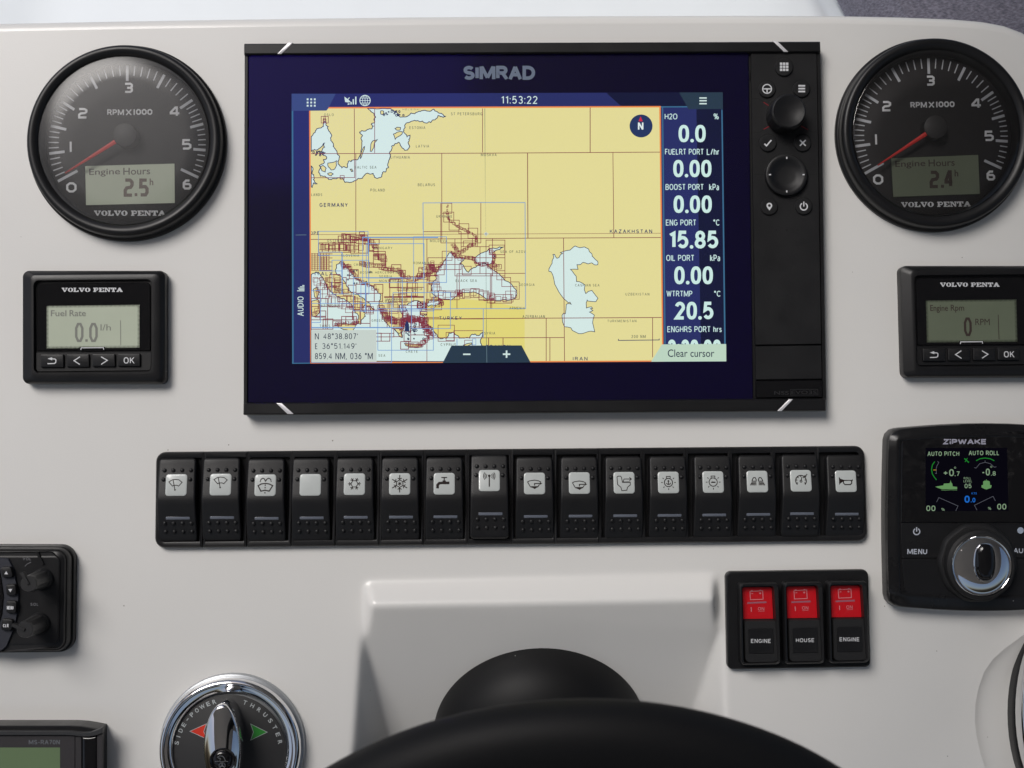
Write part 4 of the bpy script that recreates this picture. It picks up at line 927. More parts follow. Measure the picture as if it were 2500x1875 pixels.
    ic.poly([zA(*p) for p in [(902, 540), (935, 565), (955, 585), (935, 590), (908, 585)]]); ic.stroke([zA(915, 580), zA(945, 548)], 2); ic.stroke([zA(930, 605), zA(945, 600)], 3)
    for x, y0 in ((958, 585), (977, 562), (998, 540)): ic.stroke([zA(x, y0), zA(x, 606)], 3.1)
    gx, gy = zA(1076, 573); ic.ring(gx, gy, 12.6, 2); ic.stroke([(gx, gy - 12), (gx, gy + 12)], 1.4); ic.stroke([(gx - 12, gy), (gx + 12, gy)], 1.4)
    ic.ring(gx, gy, 6, 1.4, ry=12.4); ic.stroke([(gx - 11, gy - 6), (gx + 11, gy - 6)], 1.2); ic.stroke([(gx - 11, gy + 6), (gx + 11, gy + 6)], 1.2)
    pen(ic, '11:53:22', *zB(82, 535), *zB(387, 601), wt=.12, gap=.22)
    for y in (552, 575, 600): ic.poly([zB(1753, y - 6), zB(1815, y - 6), zB(1815, y + 5), zB(1753, y + 5)])
    pen(ic, 'AUDIO', *zC(122, 848), *zC(190, 1066), wt=.13, gap=.18, rot=90)
    for i, (y, x0) in enumerate(((724, 176), (739, 150), (754, 128), (769, 138), (784, 118))): ic.stroke([zC(x0, y), zC(200, y)], 2)
    ic.stroke([zD(437, 1521), zD(508, 1521)], 3.6); ic.stroke([zD(820, 1520), zD(892, 1520)], 4); ic.stroke([zD(856, 1484), zD(856, 1555)], 4)
    ic.obj('screen_icons', glow('icon pale', (205, 225, 222)), D)
    tx = layer(); big = layer()
    for s_, q in (('H2O', (1622.5, 277.6, 1653.4, 291.8)), ('%', (1741.7, 277, 1754.4, 292)), ('FUELRT PORT', (1623.3, 363.6, 1717.9, 378)), ('L/hr', (1725.2, 363, 1756.1, 378.6)), ('BOOST PORT', (1624.5, 449.5, 1717.9, 464)), ('kPa', (1731, 449, 1755, 465)), ('ENG PORT', (1625.3, 536.3, 1699.7, 551)), ('°C', (1741.1, 536, 1757, 551)),
                  ('OIL PORT', (1626.2, 622.5, 1694.9, 637.2)), ('kPa', (1733.3, 622, 1757.7, 638)), ('WTRTMP', (1627.1, 710, 1689.9, 724.2)), ('°C', (1743, 710, 1759.5, 724.5)), ('ENGHRS PORT hrs', (1628.9, 796.6, 1761.6, 811.2))): pen(tx, s_, *q, wt=.135, gap=.13)
    for s_, q in (('0.0', (1656.3, 305.1, 1722.6, 347.7)), ('0.00', (1643.3, 390.5, 1736.7, 433)), ('0.00', (1644.2, 477.3, 1737.6, 520.4)), ('15.85', (1632.3, 563.3, 1753.2, 607.1)), ('0.00', (1645.8, 650.3, 1740.3, 694.2)), ('20.5', (1647, 736.7, 1741.5, 780.3)), ('2:20:00', (1630, 829, 1760, 872))): pen(big, s_, *q, wt=.185, gap=.10)
    lim = P(1700, 840.4, 7.7)[1]; big.v = [(q[0], max(q[1], lim), q[2]) for q in big.v]
    tx.obj('data_captions', glow('caption pale', (196, 224, 222)), D); big.obj('data_values', glow('value pale', (202, 232, 226)), D)
    # maker's word above the picture
    a = Art(m, 7.75); pen(a, 'SIMRAD', 1130.6, 160.6, 1306.6, 195, wt=.245, gap=.05); a.obj('maker_lettering', solid('logo print', (.125, .165, .23), .5), t)
    # anti-reflection coated cover glass: its faint reflection is violet blue
    gm = bpy.data.materials.new('coated glass'); gm.use_nodes = True; n = gm.node_tree.nodes; l = gm.node_tree.links; n.clear()
    o = n.new('ShaderNodeOutputMaterial'); ad = n.new('ShaderNodeAddShader'); tr = n.new('ShaderNodeBsdfTransparent'); gl = n.new('ShaderNodeBsdfGlossy')
    gl.inputs['Color'].default_value = (.006, .003, .055, 1); gl.inputs['Roughness'].default_value = .10
    l.new(tr.outputs[0], ad.inputs[0]); l.new(gl.outputs[0], ad.inputs[1]); l.new(ad.outputs[0], o.inputs['Surface'])
    a = Art(m, 8.35); a.poly([(607.6, 134.6), (1827, 129.6), (1837.8, 977.4), (606, 982.4)]); a.obj('cover_glass', gm, t)

    # --- keypad column
    mk = M(8.2)
    kp = [(1833, 129.5), (1994, 128.6), (2005.5, 840), (1843.5, 842)]
    pad = body('keypad', kp, 2, [(0, 5), (0, 7.9), (1, 8.2)], BLACK, t, mk, 2)
    body('card_door', [(1843.5, 845), (2005.6, 843), (2007.4, 925), (1844.6, 927)], 2, [(0, 5), (0, 7.8), (1, 8.1)], BLACK, t, mk, 2)
    dr = body('card_door', [(1844.6, 930), (2007.4, 928.4), (2008.4, 969.4), (1845.6, 971)], 2, [(0, 5), (0, 7.9), (1, 8.2)], PIANO, t, mk, 2)
    a = Art(mk, 8.22); a.text('NSS', *zL(435, 1400), *zL(576, 1436), bold=.01); a.ring(*zL(721, 1412), 1, .1)
    a.stroke([zL(590, 1386), zL(855, 1384), zL(856, 1438), zL(590, 1440)], 1.2, True); a.text('EVO3S', *zL(600, 1396), *zL(845, 1430), bold=.01); a.obj('model_lettering', solid('emboss grey', (.022, .022, .024), .3), dr)
    g = Art(mk, 8.215)
    for q in ([(1835, 240.5), zK(168, 513), zK(262, 578)], [zK(622, 511), zK(575, 513), zK(520, 555)], [zK(115, 775), zK(172, 775), zK(262, 722)], [zK(622, 773), zK(580, 773), zK(493, 724)], [zK(122, 1102), zK(208, 1102)], [zK(560, 1102), zK(636, 1101)]): g.stroke(q, 1.6)
    g.disc(*zK(385, 1537), 2.4, 12); g.disc(*zK(303, 1535), 1.4, 8); g.disc(*zK(470, 1535), 1.4, 8)
    for x in (345, 400, 330, 415): g.stroke([zK(x, 855), zK(x + 12, 855)], 2)
    g.ring(*zK(372, 858), 6, 2.2, 10)
    for x, y, r in ((365, 265, 24), (232, 437, 22.6), (502, 435, 22.6), (240, 858, 22.6), (510, 858, 22.6), (250, 1352, 22.6), (518, 1350, 22.6), (385, 1105, 54)): g.disc(*zK(x, y), r, 40)
    g.disc(*zK(378, 636), 47, 40)
    g.obj('seams', GROOVE, pad)
    g = Art(mk, 8.23)
    for q in ([zK(205, 541), zK(262, 579)], [zK(205, 752), zK(262, 722)], [zK(550, 755), zK(493, 724)]): g.stroke(q, 1.9)
    g.obj('red_accents', solid('red accent', (.22, .005, .012), .4), pad)
    MK = M(9.4)
    for i, (x, y) in enumerate(((365, 265), (232, 437), (502, 435), (240, 858), (510, 858), (250, 1352), (518, 1350))):
        cx, cy = zK(x, y); r = 22.6 if i == 0 else 21
        kb = lathe('key', cx, cy, [(r, 8.0), (r, 8.9), (r - 1.5, 9.3), (r - 6, 9.35), (1, 9.1)], BLACK, t, MK, n=48)
        a = Art(MK, 9.42)
        if i == 0:
            for u in (-1, 0, 1):
                for w in (-1, 0, 1): a.rr(cx + u * 7.4 - 3, cy + w * 7.4 - 3, cx + u * 7.4 + 3, cy + w * 7.4 + 3, .8, 2)
        if i == 1: a.ring(cx, cy, 10.8, 2.6); a.stroke([(cx - 9, cy), (cx + 9, cy)], 3); a.stroke([(cx, cy), (cx, cy + 9)], 3)
        if i == 2:
            for w in (-7, 0, 7): a.rr(cx - 8.4, cy + w - 2, cx + 8.4, cy + w + 2, 1, 2)
        if i == 3: a.stroke([(cx - 9, cy + 2), (cx - 4, cy + 7), (cx + 8, cy - 7)], 3.4)
        if i == 4: a.stroke([(cx - 7, cy - 7), (cx + 7, cy + 7)], 3.4); a.stroke([(cx + 7, cy - 7), (cx - 7, cy + 7)], 3.4)
        if i == 5: a.ring(cx, cy - 2, 5.2, 3.6, 20); a.poly([(cx - 6, cy + 2), (cx + 6, cy + 2), (cx, cy + 10)])
        if i == 6: a.ring(cx, cy + 1, 8.6, 3, 28, -62, 242); a.stroke([(cx, cy - 11), (cx, cy + 1)], 3)
        a.obj('key_symbol', PRINTW, kb)
    cx, cy = zK(400, 612); mt = M(20)
    kn = lathe('rotary_knob', cx, cy, [(44, 8.2), (44, 10), (43.5, 10.4), (43.5, 19), (41, 20.4), (38, 20.8), (26, 20.2), (17, 19.6), (1, 19.4)], BLACK, t, mt, n=144, wob=lambda a, z: 1 + (.008 * (1 if math.sin(a * 72) > 0 else -1) if 10.2 < z < 19.5 else 0), smooth=40)
    cx, cy = zK(385, 1105); mp_ = M(11)
    jp = lathe('arrow_pad', cx, cy, [(52, 8), (52, 10), (50, 11), (47, 11.3), (38, 10.9), (33, 9.8), (20, 9.3), (1, 9.2)], BLACK, t, mp_, n=64)
    a = Art(mp_, 11.15)
    for dx, dy in ((0, -42), (0, 42), (-42, 0), (42, 0)):
        u = (cx + dx, cy + dy); s_ = 3.6
        a.stroke([(u[0] - (s_ if dx else 0), u[1] - (s_ if dy else 0)), (u[0] + (s_ if dx else 0), u[1] + (s_ if dy else 0))], 3)
    a.obj('arrow_marks', PRINTW, jp)
    for q in ([(1829, 172), (1831.6, 172), (1832, 193), (1829.4, 193)], [(1839, 779), (1842, 779), (1842.4, 799), (1839.4, 799)]): body('latch', q, .5, [(0, 6), (0, 7.6)], BLACKS, t, mk, 1)
chartplotter()

# ---------------------------------------------------------------- long switch panel
def yt(x): return 1103.5 - 15.2 * (x - 380) / 1730
def yb(x): return 1338.5 - 17 * (x - 380) / 1737
sp = thing('switch_panel', 'long black frame of joined sections around the row of rocker switches', 'switch panel', at(1245, 1213))
m4 = M(4)
seams = [380, 499.3, 606.1, 713.7, 820.8, 927.3, 1035.6, 1141, 1248, 1354, 1462, 1568.6, 1673.6, 1781.9, 1886.9, 1994, 2111.5]
PANEL_IN = []
for i in range(16):
    x0, x1 = seams[i] + (.25 if i else 0), seams[i + 1] - (.25 if i < 15 else 0)
    lean = lambda x: (x - 1250) * .0090        # sides splay with the panel's own perspective
    o = [(x0, yt(x0)), (x1, yt(x1)), (x1 + lean(x1), yb(x1)), (x0 + lean(x0) * .4, yb(x0))]
    r = [24 if i == 0 else 0, 24 if i == 15 else 0, 24 if i == 15 else 0, 24 if i == 0 else 0]
    li = 16 if i == 0 else 5; ri = 14 if i == 15 else 5
    q = [(o[0][0] + li, o[0][1] + 15), (o[1][0] - ri, o[1][1] + 15), (o[2][0] - ri, o[2][1] - 15), (o[3][0] + li, o[3][1] - 15)]
    ri_ = [10 if c else 2 for c in r]
    rings = []; dz = rnd.uniform(-.12, .12)
    for c, rr_, z, mm in ((inset(o, 0), r, 0, m4), (inset(o, 0), r, 2.6, m4), (inset(o, 1.2), [max(0, c - 1) for c in r], 3.6 + dz, m4), (inset(o, 4), [max(0, c - 4) for c in r], 4.2 + dz, m4), (inset(q, -2), ri_, 4.3 + dz, m4), (inset(q, 0), ri_, 4.1, m4), (inset(q, 1), ri_, .6, m4)):
        if z > 2.7:     # neighbours meet on straight joints
            c = [(max(min(p[0], x1 + lean(x1)), x0 - 1), p[1]) for p in c]
            if i > 0 and z < 4.25 and mm is m4 and rr_ is not ri_: c[0] = (o[0][0], c[0][1]); c[3] = (o[3][0], c[3][1])
            if i < 15 and z < 4.25 and rr_ is not ri_: c[1] = (o[1][0], c[1][1]); c[2] = (o[2][0], c[2][1])
        rings.append([(*mm(x, y), z * 1e-3) for x, y in rounded(c, rr_, 5)])
    v, f = loft_data(rings); mesh_obj('frame_section', v, f, BLACKS, sp)

LS = 0.2252e-3
def zrock(y):            # height (mm) of the rocker's surface at y image px below the lens centre
    r = 38.0
    a = 5.6 + (y + 64) * .038; b = 9.35 - (y - r) * .052
    w = 12.0
    if y < r - w: return a
    if y > r + w: return b
    t_ = (y - (r - w)) / (2 * w); s = t_ * t_ * (3 - 2 * t_); return a * (1 - s) + b * s - .25 * math.sin(math.pi * t_)
LENS = solid('translucent lens', (.50, .53, .52), .22, coat=.5, var=.05, vscale=90, coat_rough=.03)
INDIC = solid('indicator window', (.13, .145, .18), .18, coat=.5)
ICON = solid('icon ink', (.016, .009, .008), .6, spec=.2)
icons = {}
def wiper(a, dx, dy):
    a.stroke([(dx - 16, dy - 9), (dx - 8, dy - 14), (dx, dy - 15), (dx + 8, dy - 14), (dx + 16, dy - 8), (dx + 8, dy + 1), (dx + 4, dy - 1), (dx - 3, dy - 1), (dx - 7, dy + 1)], 1.5, True)
    a.stroke([(dx - 6, dy - 14), (dx - .5, dy + 10)], 1.5); a.disc(dx - .5, dy + 10, 2, 10)
def icon(i, a):
    if i == 0: wiper(a, -2, 1.5)
    elif i == 1: wiper(a, 0, -3)
    elif i == 2:
        a.stroke([(-17, 1), (-10, -3), (0, -4.6), (10, -3), (18, 1), (10, 14), (0, 12), (-10, 14)], 2.2, True)
        a.stroke([(-12, -11), (-10, -15), (-6, -17), (-2, -15), (0, -9)], 1.8); a.stroke([(14, -11), (12, -15), (8, -17), (4, -15), (0, -9)], 1.8)
        a.disc(-12, -9, 1.4, 8); a.disc(14, -9, 1.4, 8)
        for y in (-2, 4, 10, 16): a.stroke([(0, y), (0, y + 3.4)], 2)
    elif i == 4:
        for k_ in range(6):
            A = RAD(60 * k_); B = RAD(60 * k_ + 60); p = lambda a_, r: (math.cos(a_) * r, -1 + math.sin(a_) * r)
            a.stroke([p(A, 8.6), p(B, 8.6)], 1.5); a.stroke([p(A, 8.6), p(A, 15.5)], 1.5)
            for s_ in (-1, 1): a.stroke([p(A, 9.6), p(A + s_ * .3, 13.5)], 1.4)
    elif i == 5:
        for k_ in range(6):
            A = RAD(60 * k_ + 30); B = RAD(60 * k_ + 90); p = lambda a_, r: (math.cos(a_) * r, -1 + math.sin(a_) * r)
            a.stroke([p(A, 9), p(B, 9)], 1.6); a.stroke([p(A, 9), p(A, 21)], 1.8); a.stroke([p(A, 0), p(A, 5)], 1.5)
            for s_ in (-1, 1): a.stroke([p(A, 11), p(A + s_ * .36, 14.5)], 1.6)
    elif i == 6:
        a.stroke([(-16, 11), (-16, 3), (-12, -1.5), (-4, -2), (12, -2)], 5); a.poly(rect(-4, -8, 4, -2)); a.stroke([(0, -8), (0, -14)], 2); a.stroke([(-7, -15), (7, -15)], 2)
        a.poly(rect(10, -5, 12.6, 1))
    elif i == 7:
        a.stroke([(0, -11), (0, 15)], 2.2); a.disc(0, -11.5, 3.2, 16)
        for r, w in ((7, 1.4), (10.5, 1.4), (14, 1.4)):
            a.ring(0, -11, r, w, 10, -38, 38); a.ring(0, -11, r, w, 10, 142, 218)
    elif i in (8, 9):
        y = 0 if i == 8 else 3
        a.stroke([(-17, y - 4), (-12, y - 6.4), (0, y - 8.2), (10, y - 6.4), (16, y - 3)], 1.6); a.stroke([(-17, y - 4), (-10, y + 8), (0, y + 11), (8, y + 8), (12, y + 2)], 1.6)
        a.poly([(-9, y + 6.5), (9, y + 6.5), (1, y + 13), (-1, y + 13)]); a.stroke([(0, y + 5), (0, y), (14, y)], 1.8); a.poly([(13, y - 3), (19, y), (13, y + 3)])
    elif i == 10:
        a.stroke([(-17, -14), (-14, -16), (-8, -16), (-6, -13), (-4, -1), (15, -1), (15, 5), (8, 11), (6, 18), (-6, 19), (-8, 11), (-16, 4)], 1.5, True)
        a.stroke([(-2, -3), (0, -9), (17, -9)], 1.4); a.stroke([(13, -13), (18, -9), (13, -5)], 1.5); a.stroke([(-4, -1.6), (15, -1.6)], 2.2)
    elif i in (11, 12):
        a.ring(0, 0, 10, 1.7, 28); a.stroke([(-4.6, -10.4), (-4.6, -14.6), (4.6, -14.6), (4.6, -10.4)], 1.5)
        for g in (0, 45, 90, 135, 180, -38, 218):
            a.stroke([(math.cos(RAD(g)) * 14, math.sin(RAD(g)) * 14), (math.cos(RAD(g)) * 18, math.sin(RAD(g)) * 18)], 1.5)
        if i == 11: a.stroke([(0, -6), (0, 5)], 1.6); a.ring(0, -1, 5.6, 1.6, 10, 20, 160); a.stroke([(-2.6, -3.4), (2.6, -3.4)], 1.3)
        else: a.poly([(-6, 1), (-3, -1.4), (4, -1.2), (6.4, 0), (5, 1.8), (-4, 2)])
    elif i == 13:
        for s_ in (-1, 1):
            a.stroke([(s_ * 4 - s_ * 1, -1), (s_ * 3, -6), (s_ * 5, -9.6), (s_ * 9, -9.6), (s_ * 12, -5), (s_ * 13, -1)], 1.7, True)
            for j in range(5): a.stroke([(s_ * (4 + j * 2.3), 1.5), (s_ * (4 + j * 3.4), 9)], 1.6)
    elif i == 14:
        a.ring(0, 0, 13, 2, 28, 135, 405)
        for g in range(150, 400, 40): a.stroke([(math.cos(RAD(g)) * 12.6, math.sin(RAD(g)) * 12.6), (math.cos(RAD(g)) * 9, math.sin(RAD(g)) * 9)], 1.8)
        a.ring(0, 1, 2.4, 1.6, 14); a.stroke([(.6, -1.6), (3, -9)], 1.8); a.stroke([(16, -16), (10, -10)], 1.8); a.poly([(8, -8), (14, -9.4), (9.4, -14)])
    elif i == 15:
        a.poly([(-17, -11), (-13, -6), (-4, -3.4), (15, -3.2), (15.6, -5), (16.6, -5), (16.6, 0), (15.6, 0), (15, -1.4), (-4, -1), (-13, 4), (-17, 9)])
        a.stroke([(-6, -1.6), (-6.6, 4), (-3, 8), (10, 8), (14, 4), (13, -1.6)], 2)
RK = [(430.7, 1183.8), (538.7, 1182.6), (647.9, 1184.8), (757.9, 1183.4), (865.5, 1182.4), (975.9, 1181.5), (1084.5, 1181), (1194.5, 1177), (1304.9, 1180), (1414.3, 1179.2), (1523.4, 1178.6), (1631.6, 1177.7), (1740.7, 1176.9), (1848.6, 1175.6), (1954.9, 1174), (2064.7, 1174.6)]
RL = ['black rocker switch with a windscreen wiper icon, leftmost in the long row', 'black rocker switch with a wiper icon, second from the left in the long row', 'black rocker switch with a windscreen washer fountain icon', 'black rocker switch with a blank white lens', 'black rocker switch with a small hollow snowflake icon', 'black rocker switch with a large snowflake icon', 'black rocker switch with a water tap icon', 'black rocker switch with a radio mast icon, tilted unlike its neighbours',
      'black rocker switch with a bilge pump icon, beside the radio mast switch', 'black rocker switch with a bilge pump icon, beside the toilet switch', 'black rocker switch with a toilet pump icon', 'black rocker switch with an anchor in a lamp icon', 'black rocker switch with a boat in a lamp icon', 'black rocker switch with twin deck floodlights icon', 'black rocker switch with a dial gauge and arrow icon', 'black rocker switch with a horn icon, rightmost in the long row']
def rocker_body(parent, cx, cy, zf):
    secs = []; rows = []
    y = -64.0
    ys = [-64, -63.2, -61, -57] + [-50 + 8 * i for i in range(23)] + [133.5, 137, 138.6, 139.2]
    for yy in ys:
        e = min(yy + 64, 139.2 - yy); rc_ = 9.0
        sh = rc_ - math.sqrt(max(0, rc_ ** 2 - max(0, rc_ - e) ** 2)) if e < rc_ else 0
        hw = 44.6 + (yy + 64) * .0145 - sh; zt = zf(yy) - (1.1 * (1 - min(1, e / 4)) ** 2)
        pts = [(-hw, -1.5), (-hw, zt - 1.1), (-hw + .8, zt - .45), (-hw + 2.4, zt - .08), (-hw + 5, zt), (0, zt), (hw - 5, zt), (hw - 2.4, zt - .08), (hw - .8, zt - .45), (hw, zt - 1.1), (hw, -1.5)]
        rows.append([(cx + x * LS, cy - yy * LS, (z + 0) * 1e-3) for x, z in pts])
    v = [p for r in rows for p in r]; n = len(rows[0]); f = []
    for i in range(len(rows) - 1):
        for j in range(n - 1):
            a = i * n + j; f.append((a, a + n, a + n + 1, a + 1))
    f.append(tuple(range(n - 1, -1, -1))[::-1]); f.append(tuple((len(rows) - 1) * n + j for j in range(n))[::-1])
    o = mesh_obj('rocker', v, f, BLACK, parent, smooth=50)
    bm = bmesh.new(); bm.from_mesh(o.data); bmesh.ops.recalc_face_normals(bm, faces=bm.faces); bm.to_mesh(o.data); bm.free()
    return o
first = None
for i, (px, py) in enumerate(RK):
    cx, cy = P(px, py, 8.0)
    root = thing('rocker_switch', RL[i], 'rocker switch', (cx, cy, 0), 'rocker switches in the long row')
    lm = lambda x, y, cx=cx, cy=cy: (cx + x * LS, cy - y * LS)
    zf = lambda X, Y, cy=cy: zrock(-(Y - cy) / LS)
    if first is None:
        ro = rocker_body(root, cx, cy, zrock)
        # lens and indicator set into the rocker, rows of small bumps
        rings = []
        for d, dz in ((0, -.6), (0, .25), (1.0, .42), (3, .5)):
            rings.append([(*lm(x, y), (zrock(y) + dz) * 1e-3) for x, y in rounded(inset(rect(-25.6, -26, 25.6, 26), d), max(1, 7 - d), 4)])
        v, f = loft_data(rings); ln = mesh_obj('lens', v, f, LENS, root)
        rings = []
        for d, dz in ((0, -.6), (0, .12), (.7, .2)):
            rings.append([(*lm(x, y), (zrock(y) + dz) * 1e-3) for x, y in rounded(inset(rect(-26, 77, 31.6, 83.6), d), max(.4, 1.2 - d), 2)])
        v, f = loft_data(rings); ind = mesh_obj('indicator', v, f, INDIC, root)
        v = []; f = []
        for bx, by in [(-30 + 21.2 * q, -35) for q in range(4)] + [(-31.5, -13), (32.5, -13)] + [(-29 + 21.2 * q, 92.5) for q in range(4)] + [(-28 + 21.2 * q, 113) for q in range(4)]:
            z0 = zrock(by); b0 = len(v); nn_ = 12
            for r, dz in ((5.2, -.1), (4.9, .35), (3.6, .75), (1.8, .92)):
                for j in range(nn_):
                    a = -2 * math.pi * j / nn_; v.append((*lm(bx + math.cos(a) * r, by - math.sin(a) * r * -1), (z0 + dz + (by and 0)) * 1e-3))
            for q in range(3):
                for j in range(nn_): f.append((b0 + q * nn_ + j, b0 + q * nn_ + (j + 1) % nn_, b0 + (q + 1) * nn_ + (j + 1) % nn_, b0 + (q + 1) * nn_ + j))
            f.append(tuple(b0 + 3 * nn_ + j for j in range(nn_)))
        bp = mesh_obj('grip_bumps', v, f, BLACK, root, smooth=60); bp['kind'] = 'stuff'
        bm = bmesh.new(); bm.from_mesh(bp.data); bmesh.ops.recalc_face_normals(bm, faces=bm.faces); bm.to_mesh(bp.data); bm.free()
        first = root; parts = [ro, ln, ind, bp]; lens0 = ln
    else:
        for pt in parts:
            c = pt.copy(); sc.collection.objects.link(c); c.parent = root
            if pt is lens0: ln = c
    a = Art(lm, .56, zf=zf, step=.002)
    a.wk = 1.25; icon(i, a)
    if a.v: a.obj('icon', ICON, ln)
    root.rotation_euler = (RAD(rnd.uniform(-.5, .5)), 0, RAD(-.28))
    if i == 7: root.rotation_euler = (RAD(-6), 0, RAD(-.28)); root.location.z += .0004

# ---------------------------------------------------------------- battery switch block
B = M(6, 1740, 1370, 5.267); B4 = M(3, 1740, 1370, 5.267); BT = M(12, 1740, 1370, 5.267)
bf = thing('battery_switch_panel', 'black frame of three sections holding the red battery switches', 'switch panel', at(1948, 1512))
body('frame', [(162, 133), (1997, 106), (2030, 1362), (186, 1392)], 75, [(0, 0), (0, 2.4), (6, 3.6), (22, 4.2), (30, 4.2)], BLACKS, bf, B4, 6)
RB = solid('red translucent rocker', (.50, .006, .012), .3, coat=.3, emit=(.5, .0, .01), es=.05)
bl_ = ['red battery switch marked ENGINE, left of the three', 'red battery switch marked HOUSE, middle of the three', 'red battery switch marked ENGINE, right of the three']
for i, (dx, dy) in enumerate(((0, 0), (568, -10), (1139, -21))):
    c = B(620 + dx, 800 + dy)
    t = thing('battery_switch', bl_[i], 'rocker switch', (*c, .004), 'red battery switches')
    sh = lambda q: [(x + dx, y + dy) for x, y in q]
    # guard: tall collar round the rocker
    o = sh([(352, 290), (862, 283), (888, 1335), (372, 1346)]); q = sh([(382, 330), (790, 325), (850, 1308), (405, 1316)])
    o0 = sh([(300, 258), (862, 250), (892, 1350), (325, 1372)])
    rings = []
    for cc, rr_, z, mm in ((inset(o, -8), 60, 3.5, BT), (inset(o, -2), 58, 9, BT), (inset(o, 6), 52, 10.6, BT), (inset(o, 16), 46, 11, BT), (inset(q, -3), 44, 10.8, BT), (inset(q, 3), 42, 6.0, BT)):
        rings.append([(*mm(x, y), z * 1e-3) for x, y in rounded(cc, rr_, 5)])
    v, f = loft_data(rings); mesh_obj('guard', v, f, BLACKS, t, smooth=45)
    B8 = M(8.5, 1740, 1370, 5.267)
    rk = body('red_rocker', sh([(388, 342), (774, 337), (796, 752), (402, 756)]), [34, 34, 4, 4], [(0, 4), (0, 5.8), (6, 6.2)], RB, t, B8, 5)
    BB = M(9.5, 1740, 1370, 5.267)
    lw = body('lower_rocker', sh([(406, 764), (830, 760), (850, 1300), (418, 1308)]), [30, 30, 60, 60], [(0, 5), (0, 8.7), (8, 9.5)], SOFT, t, BB, 5)
    pl = body('name_plate', sh([(456, 868), (776, 862), (786, 1185), (464, 1190)]), 18, [(0, 9.2), (0, 9.75), (3, 9.9)], BLACKS, t, BB, 4)
    a = Art(BB, 9.95)
    if i == 1: pen(a, 'HOUSE', 1068 - 568 + dx, 990 + 10 + dy, 1303 - 568 + dx, 1040 + 10 + dy, wt=.155, gap=.2)
    else: pen(a, 'ENGINE', 490 + dx, 999 + dy, 745 + dx, 1050 + dy, wt=.155, gap=.2)
    a.obj('plate_lettering', PRINTW, pl)
    a = Art(B8, 6.26)
    a.stroke(sh([(490, 397), (654, 386), (660, 497), (496, 503)]), 9, True); a.poly(sh([(500, 380), (524, 379), (525, 392), (501, 393)])); a.poly(sh([(613, 375), (637, 374), (638, 387), (614, 388)]))
    a.stroke(sh([(507, 424), (531, 422)]), 9); a.stroke(sh([(609, 420), (635, 418)]), 10); a.stroke(sh([(621, 407), (623, 431)]), 10)
    a.stroke(sh([(505, 600), (509, 657)]), 11); pen(a, 'ON', 594 + dx, 598 + dy, 674 + dx, 640 + dy, wt=.13); a.stroke(sh([(598, 654), (677, 650)]), 4)
    a.obj('battery_symbol', solid('pink print', (.55, .22, .25), .5), rk)
    a = Art(B8, 6.26); a.poly(sh([(455, 534), (703, 523), (704, 546), (456, 556)])); a.obj('indicator', solid('mauve window', (.33, .11, .15), .25), rk)

